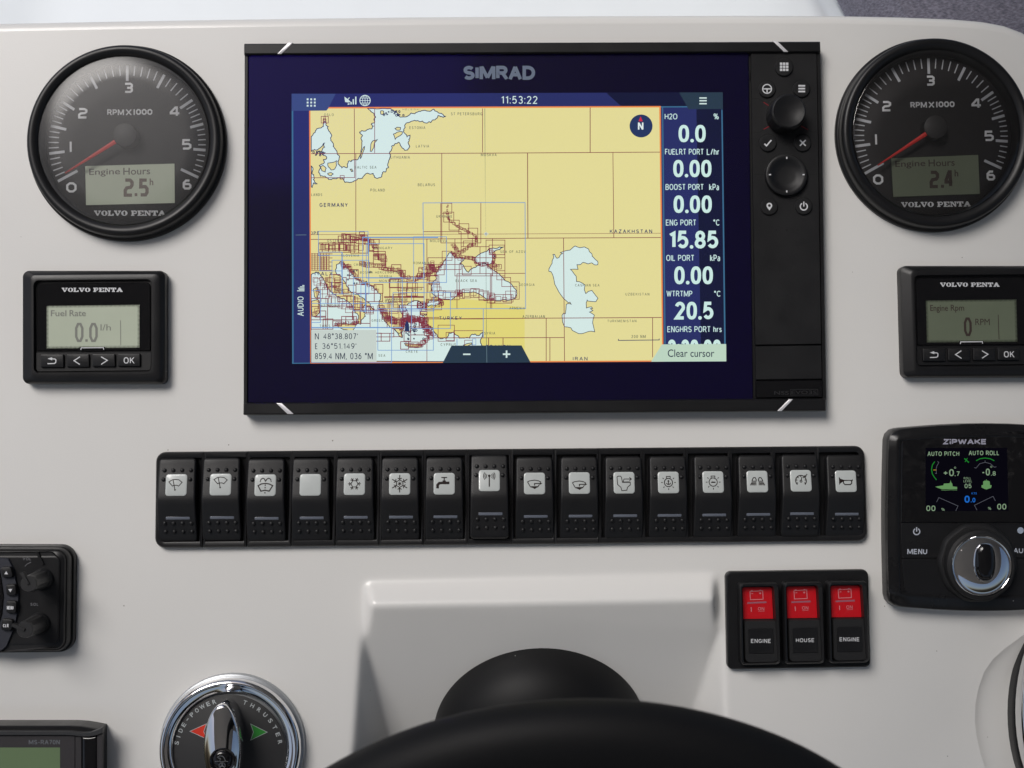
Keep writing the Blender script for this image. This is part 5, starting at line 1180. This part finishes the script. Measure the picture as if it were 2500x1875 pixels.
# ---------------------------------------------------------------- trim tab controller
def trimctl():
    zk = 3.19; Z = lambda z: M(z, 2120, 1000, zk)
    t = thing('trim_controller', 'black trim tab control unit with small dark screen and chrome centred knob', 'control unit', at(2385, 1265))
    m0 = Z(0); mf = Z(11)
    cx = 844
    def outline(x0, x1, y0, y1, bow, bowy, n=8):
        pts = []
        for i in range(n + 1): u = i / n; pts.append((x0 + (x1 - x0) * u, y0 - bowy * math.sin(math.pi * u)))
        for i in range(1, n): u = i / n; pts.append((x1 + bow * math.sin(math.pi * u), y0 + (y1 - y0) * u))
        for i in range(n + 1): u = i / n; pts.append((x1 + (x0 - x1) * u, y1 + bowy * .9 * math.sin(math.pi * u)))
        for i in range(1, n): u = i / n; pts.append((x0 - bow * math.sin(math.pi * u), y1 + (y0 - y1) * u))
        return pts
    def rp(c, r, k=3):
        # round only the four true corners
        n = len(c); return rounded(c, [r if j in (0, 8, 16, 24) else 0.001 for j in range(n)], k)
    base = outline(112, 1600, 150, 1515, 14, 45)
    rings = [[(*m0(x, y), z * 1e-3) for x, y in rp(inset(base, d), 105 - d)] for d, z in ((0, 0), (0, 6.5), (4, 8.2), (10, 9.4))]
    fr = outline(150, 1610, 158, 1506, 14, 42)
    rings += [[(*mf(x, y), z * 1e-3) for x, y in rp(inset(fr, d), 100 - d)] for d, z in ((14, 10.6), (60, 12.6), (86, 13.0), (94, 12.7), (97, 12.0))]
    v, f = loft_data(rings); mesh_obj('housing', v, f, solid('satin housing', (.008, .008, .009), .3, spec=.4, specks=.04, rvar=.06), t, smooth=50)
    mm = Z(12.6)
    body('face_glass', [(262, 215), (1180, 168), (1600, 200), (1600, 878), (254, 878)], [60, 60, 20, 4, 4], [(0, 11.5), (0, 12.5), (3, 12.7)], solid('dusty gloss black', (.006, .006, .007), .12, specks=.05, dust=.07), t, mm, 4)
    body('key_plate', [(256, 886), (1600, 886), (1600, 1153), (262, 1157)], 4, [(0, 11.5), (0, 12.4), (3, 12.6)], BLACKS, t, mm, 2)
    body('lower_plate', [(264, 1163), (1600, 1160), (1590, 1460), (1100, 1482), (480, 1478), (290, 1455)], [4, 4, 40, 20, 60, 90], [(0, 11.5), (0, 12.3), (3, 12.5)], BLACKS, t, mm, 4)
    a = Art(mm, 12.74); a.poly([(445, 300), (1080, 298), (1090, 788), (445, 792)]); scr = a.obj('display', glow('trim screen', (8, 7, 15)), t)
    a = Art(mm, 12.74)
    pen(a, 'ZiPWAKE', 582, 229, 920, 271, wt=.26, gap=.10); a.obj('maker_lettering', solid('lilac print', (.36, .36, .44), .5), t)
    z = 12.78; g = Art(mm, z)
    for s_, q in (('AUTO PITCH', (460, 326, 707, 361)), ('AUTO ROLL', (781, 320, 1018, 355)), ('+0', (582, 464, 665, 518)), ('.7', (672, 481, 709, 518)), ('-0', (883, 459, 945, 513)), ('.8', (954, 480, 991, 514)), ('05', (748, 577, 802, 612)), ('00', (450, 747, 521, 790)), ('00', (1002, 733, 1073, 778))): pen(g, s_, *q, wt=.16, gap=.17)
    for s_, q in (('ROLL', (742, 526, 799, 543)), ('LEVEL', (740, 548, 806, 566)), ('%', (567, 766, 593, 788)), ('%', (930, 758, 955, 780))): pen(g, s_, *q, wt=.13)
    g.ring(674, 452, 6, 3, 12); g.ring(956, 445, 6, 3, 12); g.obj('readouts', glow('readout pale', (124, 148, 120)), scr)
    g = Art(mm, z); g.poly([(520, 600), (583, 590), (588, 576), (630, 574), (636, 566), (640, 548), (643, 566), (652, 575), (656, 598), (690, 602), (690, 620), (572, 620), (536, 608)]); g.stroke([(566, 626), (600, 628), (640, 625), (690, 627)], 3)
    g.poly([(893, 560), (905, 553), (930, 553), (944, 560), (946, 587), (960, 590), (954, 610), (935, 616), (918, 622), (900, 616), (880, 605), (881, 588), (893, 587)]); g.stroke([(918, 542), (918, 554)], 3); g.obj('boat_symbols', glow('boat green', (96, 140, 88)), scr)
    g = Art(mm, z); g.stroke([(516, 405), (498, 430), (491, 465), (497, 500), (512, 525), (530, 547)], 7); g.stroke([(838, 398), (870, 382), (908, 377), (946, 382), (980, 398)], 7); g.stroke([(746, 380), (782, 412)], 9); g.stroke([(770, 378), (752, 408)], 6); g.obj('level_arcs', glow('arc green', (26, 118, 40)), scr)
    g = Art(mm, z + .02); g.stroke([(538, 403), (548, 412), (532, 440), (526, 465), (530, 498), (518, 495)], 3); g.stroke([(824, 452), (838, 455), (865, 422), (908, 410), (950, 421), (980, 449), (996, 445)], 3); g.stroke([(908, 396), (908, 412)], 3)
    g.stroke([(530, 720), (548, 685), (697, 750), (680, 788)], 3); g.stroke([(988, 710), (970, 675), (825, 745), (845, 783)], 3); g.obj('level_scales', glow('scale grey', (92, 94, 104)), scr)
    g = Art(mm, z + .02); g.stroke([(505, 470), (530, 470)], 4); g.obj('level_pointer', glow('pointer amber', (200, 150, 40)), scr)
    g = Art(mm, z); pen(g, '0', 748, 670, 788, 725, wt=.2); pen(g, '.0', 797, 687, 832, 722, wt=.18); g.text('KTS', 803, 645, 843, 660); g.obj('speed_readout', glow('readout blue', (28, 100, 190)), scr)
    g = Art(mm, 12.65); g.ring(376, 950, 24, 9, 28, -62, 242); g.stroke([(376, 915), (376, 950)], 9); g.obj('power_mark', solid('cool print', (.42, .45, .52), .5), t); g = Art(mm, 12.65); g.disc(1185, 941, 25, 24); g.obj('auto_lamp', solid('lamp window', (.36, .42, .52), .3), t)
    g = Art(mm, 12.65); pen(g, 'AUTO', 1130, 1078, 1286, 1118, wt=.19, gap=.12); g.obj('key_lettering', solid('cool print', (.42, .45, .52), .5), t)
    g = Art(mm, 12.65); pen(g, 'MENU', 303, 1085, 458, 1126, wt=.19, gap=.14); g.obj('key_lettering', solid('cool print', (.42, .45, .52), .5), t)
    g = Art(mm, 12.66)
    for x in (330, 385, 437): g.ring(x, 1025, 13, 5, 12)
    g.obj('braille_bumps', GROOVE, t)
    # knob
    mk = Z(19)
    lathe('knob_collar', cx, 1190, [(306, 12.4), (304, 14), (296, 15.2), (284, 16)], SOFT, t, Z(13), n=96, wob=lambda a, z_: 1 + .012 * math.cos(a * 10))
    kn = lathe('knob', 872, 1208, [(270, 15), (272, 18), (266, 20.5), (248, 21.5), (240, 21.4)], SOFT, t, mk, n=96)
    lathe('chrome_cap', 880, 1215, [(234, 21.2), (234, 22.2), (229, 22.9), (222, 22.6), (214, 22.5), (200, 23.0), (160, 23.9), (120, 24.2), (60, 24.3)], CHROME, kn, Z(22), n=96, smooth=60)
    body('grip_recess', superell(902, 1188, 92, 152, 2.3), .001, [(-2, 22.7), (0, 24.5), (3, 24.9), (8, 24.8)], CHROME, kn, Z(22.5), 4)
    body('grip', superell(908, 1188, 76, 142, 2.6), .001, [(0, 23.7), (1, 25.2), (18, 26.4), (40, 26.9)], PIANO, kn, Z(24), 5)
trimctl()

# ---------------------------------------------------------------- radio on the left edge
def radio():
    zk = 5.53; Z = lambda z: M(z, 0, 1310, zk)
    t = thing('marine_radio', 'black marine radio with two ridged knobs, cut by the left edge of the picture', 'radio', at(0, 1460))
    m0 = Z(0)
    body('housing', [(-1500, 100), (1030, 105), (1012, 1552), (-1500, 1575)], 205, [(0, 0), (0, 3.2), (10, 4.2), (22, 4.4), (24, 3.8), (30, 3.8), (32, 7.0), (42, 9.0), (52, 9.8), (58, 9.8), (60, 9.3), (64, 9.3), (66, 10.2), (80, 11.4), (150, 12.6), (160, 12.6)], BLACKS, t, Z(2), 8, smooth=30)
    mf = Z(13)
    body('control_field', [(160, 208), (700, 196), (805, 300), (795, 1400), (700, 1500), (530, 1520), (100, 1560), (-60, 1570), (-60, 208)], [20, 80, 90, 90, 40, 30, 20, 4, 4], [(0, 12.4), (0, 13.0), (8, 12.7), (20, 12.3)], BLACK, t, mf, 5)
    sl = solid('slate plastic', (.026, .028, .038), .42, bump=.1)
    body('key_strip', [(-300, 260), (120, 290), (190, 430), (230, 620), (262, 800), (255, 980), (215, 1200), (100, 1480), (30, 1540), (-300, 1540)], 30, [(0, 12.2), (0, 13.2), (10, 13.9)], sl, t, mf, 3)
    body('display_window', [(-900, 270), (-20, 310), (30, 560), (62, 800), (40, 1040), (-20, 1250), (-900, 1300)], 30, [(0, 13.5), (0, 14.2), (6, 14.5)], PIANO, t, mf, 4)
    mk = Z(16)
    for i, q in enumerate(([(8, 420), (140, 415), (172, 548), (30, 550)], [(78, 655), (205, 652), (212, 790), (90, 792)], [(88, 872), (222, 880), (208, 1035), (82, 1025)], [(30, 1112), (172, 1128), (150, 1270), (8, 1255)])):
        kb = body('key', q, 26, [(-10, 13.6), (-8, 15.2), (0, 16), (8, 16.1)], BLACK, t, mk, 4)
        a = Art(mk, 16.2)
        if i == 0: a.poly([(85, 466), (111, 508), (60, 508)])
        if i == 1: a.poly([(112, 708), (168, 706), (141, 752)])
        if i == 2: pen(a, 'MENU', 94, 936, 184, 984, wt=.17, gap=.1)
        if i == 3: pen(a, 'CLR', 42, 1178, 118, 1224, wt=.2, gap=.1)
        a.obj('key_symbol', PRINTW, kb)
    a = Art(mf, 12.95); pen(a, 'VOL', 303, 281, 423, 322, wt=.24, shear=.1); pen(a, 'SQL', 406, 894, 520, 935, wt=.24, shear=.1)
    a.stroke([(336, 402), (365, 372), (420, 344)], 12); a.obj('knob_lettering', PRINTD, t)
    rib = solid('ridge plastic', (.02, .02, .021), .4)
    for (bx, by, tx_, ty, ang) in ((578, 575, 370, 640, 120), (530, 1172, 350, 1250, 158)):
        mb = Z(12.5); mt = Z(33)
        B0 = Vector(mb(bx, by)); 
        kn = lathe('knob', bx, by, [(150, 12.6), (148, 14), (140, 14.8), (136, 15.2), (128, 16.2)], SOFT, t, mb, n=64)
        rings = []; s = .227e-3 / zk; n = 64
        # conical shaft straight out of the face
        T0 = Vector(mt(tx_, ty)); 
        prof = [(126, 15), (122, 17), (110, 29), (108, 32), (104, 33.4), (98, 33.8)]
        for r, z in prof:
            c = B0.lerp(B0, 0); rings.append([(c.x + math.cos(-2 * math.pi * j / n) * r * s * (1 + (.03 * (1 if math.sin(j * 2 * math.pi / n * 11) > 0 else -1) if 16 < z < 33 else 0)), c.y + math.sin(-2 * math.pi * j / n) * r * s * (1 + (.03 * (1 if math.sin(j * 2 * math.pi / n * 11) > 0 else -1) if 16 < z < 33 else 0)), z * 1e-3) for j in range(n)])
        v, f = loft_data(rings); mesh_obj('ridged_shaft', v, f, rib, kn, smooth=40)
        v, f = [], []
        u = Vector((math.cos(RAD(ang)), math.sin(RAD(ang)))); w = Vector((-u.y, u.x))
        c = B0
        p = [c - w * 18 * s, c + w * 18 * s, c + u * 168 * s + w * 20 * s, c + u * 168 * s - w * 20 * s]
        p = [p[3], p[2], p[1], p[0]]
        b = [(*q, .031) for q in p] + [(*q, .0347) for q in p]
        o = mesh_obj('pointer', b, [(0, 1, 2, 3), (7, 6, 5, 4), (0, 4, 5, 1), (1, 5, 6, 2), (2, 6, 7, 3), (3, 7, 4, 0)], rib, kn, smooth=0)
        bm = bmesh.new(); bm.from_mesh(o.data); bmesh.ops.recalc_face_normals(bm, faces=bm.faces); bm.to_mesh(o.data); bm.free()
    body('rib', [(478, 200), (512, 192), (600, 370), (560, 385)], 8, [(0, 12.5), (2, 13.6)], BLACKS, t, mf, 2)
radio()

# ---------------------------------------------------------------- stereo remote, bottom left
def stereo():
    zk = 7.373; Z = lambda z: M(z, 0, 1740, zk)
    t = thing('stereo_remote', 'black stereo remote with a green display, cut by the bottom left corner of the picture', 'stereo', at(60, 1840))
    o = [(-1500, 190), (1300, 190), (1500, 200), (1700, 232), (1845, 262), (1850, 3200), (-1500, 3200)]
    mf = Z(16); m0 = Z(8)
    body('housing', o, [4, 200, 300, 200, 10, 60, 4], [(0, 0), (0, 11.5), (6, 13.0), (14, 13.4)], BLACKS, t, m0, 6)
    o2 = [(-1500, 332), (1250, 334), (1380, 350), (1500, 360), (1620, 350), (1735, 312), (1840, 268), (1842, 368), (1730, 412), (1600, 434), (1480, 434), (1330, 415), (1180, 406), (-1500, 412)]
    body('top_ridge', o2, [0, 100, 90, 90, 90, 60, 4, 4, 60, 90, 90, 90, 90, 0], [(0, 12.8), (0, 15.4), (8, 16)], solid('charcoal plastic', (.03, .031, .033), .45, bump=.15, bscale=2500), t, mf, 4)
    fc = solid('grey black face', (.030, .027, .029), .5, bump=.1, bscale=2500)
    body('face', [(-1500, 424), (1150, 420), (1330, 430), (1322, 3200), (-1500, 3200)], [0, 50, 2, 2, 2], [(0, 12.9), (0, 14.0), (5, 14.3)], fc, t, mf, 3)
    body('face_edge', [(1334, 432), (1448, 446), (1448, 3200), (1326, 3200)], 2, [(0, 12.9), (0, 14.0), (5, 14.3)], fc, t, mf, 2)
    body('gloss_strip', [(1452, 446), (1590, 450), (1725, 424), (1725, 3200), (1452, 3200)], 2, [(0, 12.9), (0, 13.6), (30, 14.3), (60, 14.4)], PIANO, t, mf, 2)
    body('side_trim', [(1732, 420), (1832, 378), (1836, 3200), (1732, 3200)], 3, [(0, 12.9), (0, 14.4), (6, 14.8)], fc, t, mf, 2)
    ml = Z(14.5)
    a = Art(ml, 14.35); a.poly([(-1400, 628), (1078, 628), (1082, 2200), (-1400, 2200)]); a.obj('display', solid('green lcd', (.135, .20, .10), .4, var=.05, vscale=25), t)
    a = Art(ml, 14.35); pen(a, 'MS-RA70N', 515, 491, 1075, 571, wt=.19, gap=.14); a.obj('model_lettering', solid('model print', (.125, .135, .15), .5), t)
stereo()

# ---------------------------------------------------------------- bow thruster control
def thruster():
    zk = 4.916; Z = lambda z: M(z, 350, 1600, zk)
    t = thing('thruster_control', 'round chrome rimmed thruster control with a chrome pointer handle, red and green arrows', 'control lever', at(569, 1819))
    m0 = M(0)
    lathe('base_ring', 569, 1819.5, [(177, 0), (177, 2), (175, 3.2), (172, 3.6)], solid('satin grey metal', (.42, .44, .46), .35, metal=.6), t, m0, n=128)
    m9 = M(9)
    lathe('chrome_rim', 559.8, 1831.7, [(173, 3), (174, 6), (172.5, 8), (168, 9.6), (163, 10), (160, 9.9), (158, 9.5), (155, 9.6), (146, 8.6), (142, 8.2), (140.5, 7.6), (140.4, 6.2)], CHROME, t, m9, n=160, cap=False, smooth=60)
    md = M(6.4)
    lathe('disc', 557.7, 1837, [(141, 6.2), (139, 6.4)], solid('textured disc', (.022, .022, .023), .55, bump=.3, bscale=3500), t, md, n=96)
    cx, cy = 557.9, 1837; R = 128.5
    a = Art(md, 6.5)
    for s_, g0, g1 in (('SIDE-POWER', -79.5, -15.6), ('THRUSTER', 18.4, 78.6)):
        for j, ch in enumerate(s_):
            g = g0 + (g1 - g0) * j / (len(s_) - 1)
            wd = {'I': 2.2, '-': 4.5, 'W': 13, 'M': 12}.get(ch, 9)
            if ch == '-': a.stroke([(cx + math.sin(RAD(g - 1.4)) * R, cy - math.cos(RAD(g - 1.4)) * R), (cx + math.sin(RAD(g + 1.4)) * R, cy - math.cos(RAD(g + 1.4)) * R)], 2.2); continue
            a.glyph_arc(ch, cx, cy, R, g, 10.6, wd, bold=.02)
    a.obj('ring_lettering', solid('ring print', (.40, .43, .44), .5), t)
    for name, mat, tri in (('port_arrow', solid('port red', (.55, .03, .012), .45), [(465, 1785.2), (503, 1768), (497, 1786), (503, 1802.6)]), ('starboard_arrow', solid('starboard green', (.025, .24, .03), .45), [(651, 1787.4), (613, 1768.4), (619.6, 1787), (613, 1805.8)])):
        a = Art(md, 6.5); a.stroke(tri, 2.6, True); bd = a.obj('arrow_outline', solid('ring print', (.40, .43, .44), .5), t)
        a = Art(md, 6.52); a.poly(tri); a.obj(name, mat, t)
    # handle: a tall boat-shaped grip, pointed at the top
    mt = M(24)
    def hull(w, top, bot, n=14):
        pts = []
        for i in range(n + 1):
            u = i / n; pts.append((541.5 + w * math.sin(u * math.pi / 2) ** .95, top + (1832 - top) * (1 - math.cos(u * math.pi / 2)) ** .93))
        L = [(1083 - x, y) for x, y in pts[::-1]]
        Rr = pts[1:] if False else pts
        lo = [(x, 2 * 1832 - y) for x, y in pts[:-1][::-1]]
        lo2 = [(1083 - x, 2 * 1832 - y) for x, y in pts[1:-1]]
        return pts + lo + lo2 + L[:-1] if False else pts + lo + [(1083 - x, y) for x, y in lo[:-1][::-1]] + L[:-1][1:] if False else pts + lo + lo2 + L[:-1]
    h = [(1,)]
    def ringpts(w, top, z):
        # closed clockwise outline from the top point
        q = []; n = 16
        for i in range(n): u = i / n; q.append((541.5 + w * math.sin(u * math.pi / 2), top + (1832 - top) * (1 - math.cos(u * math.pi / 2) ** 1.25) ** 1.0))
        for i in range(n): u = i / n; q.append((541.5 + w * math.cos(u * math.pi / 2), 1832 + (1832 - top) * (1 - (1 - math.sin(u * math.pi / 2)) ** 1.0) * 1.0))
        q += [(1083 - x, 3664 - y) for x, y in q]
        return [(*mt(x, y), z * 1e-3) for x, y in q]
    rings = [ringpts(44.5, 1720, 6.2), ringpts(44.5, 1720, 10), ringpts(46.5, 1719, 19), ringpts(46, 1719.5, 22.6), ringpts(44, 1723, 23.8), ringpts(41, 1728, 24.1), ringpts(36, 1740, 24.9), ringpts(28, 1764, 26.1), ringpts(19, 1788, 26.9), ringpts(10, 1808, 27.3), ringpts(3, 1824, 27.4)]
    v, f = loft_data(rings); hd = mesh_obj('handle', v, f, CHROME, t, smooth=60)
    me = M(27.5)
    lathe('emblem', 542, 1857, [(31, 23.4), (31, 27.3), (29, 27.9), (26, 27.6), (24, 27.2), (22.5, 27.6), (18, 28.2), (8, 28.5)], PIANO, hd, me, n=64, smooth=50)
    a = Art(me, 28.65, step=.002); zf = None
    a.stroke([(526, 1858), (534, 1857), (542, 1858.6), (550, 1857), (558, 1858)], 1.1); a.stroke([(531, 1848), (537, 1844), (545, 1845), (549, 1850), (551, 1856)], 1.3); a.stroke([(533, 1849), (539, 1850), (538, 1856)], 1.3); a.ring(543.5, 1868, 7.5, .9, 20)
    for g in (90, 210, 330): a.stroke([(543.5, 1868), (543.5 + 6 * math.cos(RAD(g + 180)), 1868 + 6 * math.sin(RAD(g + 180)))], 2.2)
    a.obj('emblem_mark', solid('emblem grey', (.16, .17, .18), .4), hd)
thruster()

# ---------------------------------------------------------------- throttle at the right edge
def throttle():
    t = thing('throttle_control', 'chrome throttle housing on its raised white pad at the bottom right edge', 'throttle', at(2560, 1740))
    o = superell(2604, 1742, 140, 268, 2.0, 56)
    body('skirt', o, .001, [(0, -15), (0, -1), (3, 1.5), (10, 2.5)], solid('dark reflection black', (.008, .008, .009), .22), t, M(-4), 1, smooth=60)  # black rim, widened to stand in for the chrome's dark reflected edge
    body('housing', superell(2604, 1742, 132, 262, 2.0, 56), .001, [(11, 1), (10, 3), (10.6, 5), (13, 7.0), (17, 8.6), (22, 9.2), (27, 8.6), (31, 7.0), (33.4, 5), (34, 3)], CHROME, t, M(4), 1, smooth=80)
    body('cover', superell(2604, 1742, 132, 262, 2.0, 56), .001, [(33, 2), (33, 6), (37, 9), (44, 11), (60, 12.5)], PIANO, t, M(6), 1, smooth=80)  # black body added as the dark reflection inside the chrome bead
    body('lever', superell(2640, 1700, 58, 210, 2.4, 48), .001, [(0, 9), (0, 34), (4, 38), (12, 41), (26, 42)], CHROME, t, M(30), 1, smooth=80)
    body('lever_seam', superell(2640, 1700, 63, 216, 2.4, 48), .001, [(0, 9), (0, 14)], PIANO, t, M(30), 1)
throttle()

# ---------------------------------------------------------------- steering wheel
def wheel():
    H = face_pt(1318, 1792)
    # boot round the shaft
    e1 = Vector((1, 0, 0)); e2 = FN.cross(e1).normalized() * -1
    e2 = Vector((0, math.cos(RAD(28)), math.sin(RAD(28))))
    def rev(name, c, prof, mat, parent, n=96):
        rings = []
        for r, z in prof:
            rings.append([tuple(c + FN * z + e1 * (math.cos(-2 * math.pi * j / n) * r) + e2 * (math.sin(-2 * math.pi * j / n) * r)) for j in range(n)])
        v, f = loft_data(rings); return mesh_obj(name, v, f, mat, parent, smooth=50)
    t = thing('steering_column', 'black dome shaped steering column boot on the grey leaning face behind the wheel', 'steering column', tuple(H))
    bk = solid('boot plastic', (.0075, .0075, .008), .52, spec=.22, bump=.12, bscale=2500, specks=.05)
    rev('boot', H, [(.0610, -.001), (.0610, .001), (.0604, .006), (.0585, .013), (.054, .021), (.047, .0275), (.043, .030), (.0418, .0293), (.0412, .0293), (.040, .0305)], bk, t)
    rev('shaft_cover', H, [(.036, .026), (.0355, .033), (.033, .042), (.028, .060), (.026, .105)], bk, t)
    Cw = H + FN * .176 - e2 * .0084; Cw.x = P(1395, 2300, Cw.z * 1e3)[0]
    w = thing('steering_wheel', 'out of focus black steering wheel rim across the bottom of the picture', 'steering wheel', tuple(Cw))
    lt = solid('black leather', (.0065, .0065, .0072), .58, spec=.2, bump=.35, bscale=900)
    R, r = .1600, .0165; v = []; f = []; n, k = 160, 28
    for i in range(n):
        a = 2 * math.pi * i / n; d = e1 * math.cos(a) + e2 * math.sin(a)
        for j in range(k):
            b = 2 * math.pi * j / k; v.append(tuple(Cw + d * (R + r * math.cos(b)) + FN * (r * .9 * math.sin(b))))
    for i in range(n):
        for j in range(k):
            f.append((i * k + j, ((i + 1) % n) * k + j, ((i + 1) % n) * k + (j + 1) % k, i * k + (j + 1) % k))
    mesh_obj('rim', v, f, lt, w, smooth=180)
    for a in (200, 340, 270):
        d = e1 * math.cos(RAD(a)) + e2 * math.sin(RAD(a)); u = d.cross(FN)
        vv = []
        for s_, hw in ((.02, .016), (.155, .010)):
            for x, z in ((-hw, -.003), (hw, -.003), (hw, .003), (-hw, .003)): vv.append(tuple(Cw + d * s_ + u * x + FN * (z - .006)))
        o = mesh_obj('spoke', vv, [(0, 1, 2, 3), (7, 6, 5, 4), (0, 4, 5, 1), (1, 5, 6, 2), (2, 6, 7, 3), (3, 7, 4, 0)], STEEL, w, smooth=0)
    rings = [(.035, -.07), (.036, -.01), (.034, .006), (.02, .012)]
    rev('hub', Cw, rings, bk, w, 48)
wheel()

# ---------------------------------------------------------------- tip the whole helm back
for o in list(sc.objects):
    if o.parent is None and o.type in ('MESH', 'EMPTY'):
        o.matrix_world = TIP @ (Matrix.Translation(o.location) @ o.rotation_euler.to_matrix().to_4x4())
    if 'loc0' in o: del o['loc0']
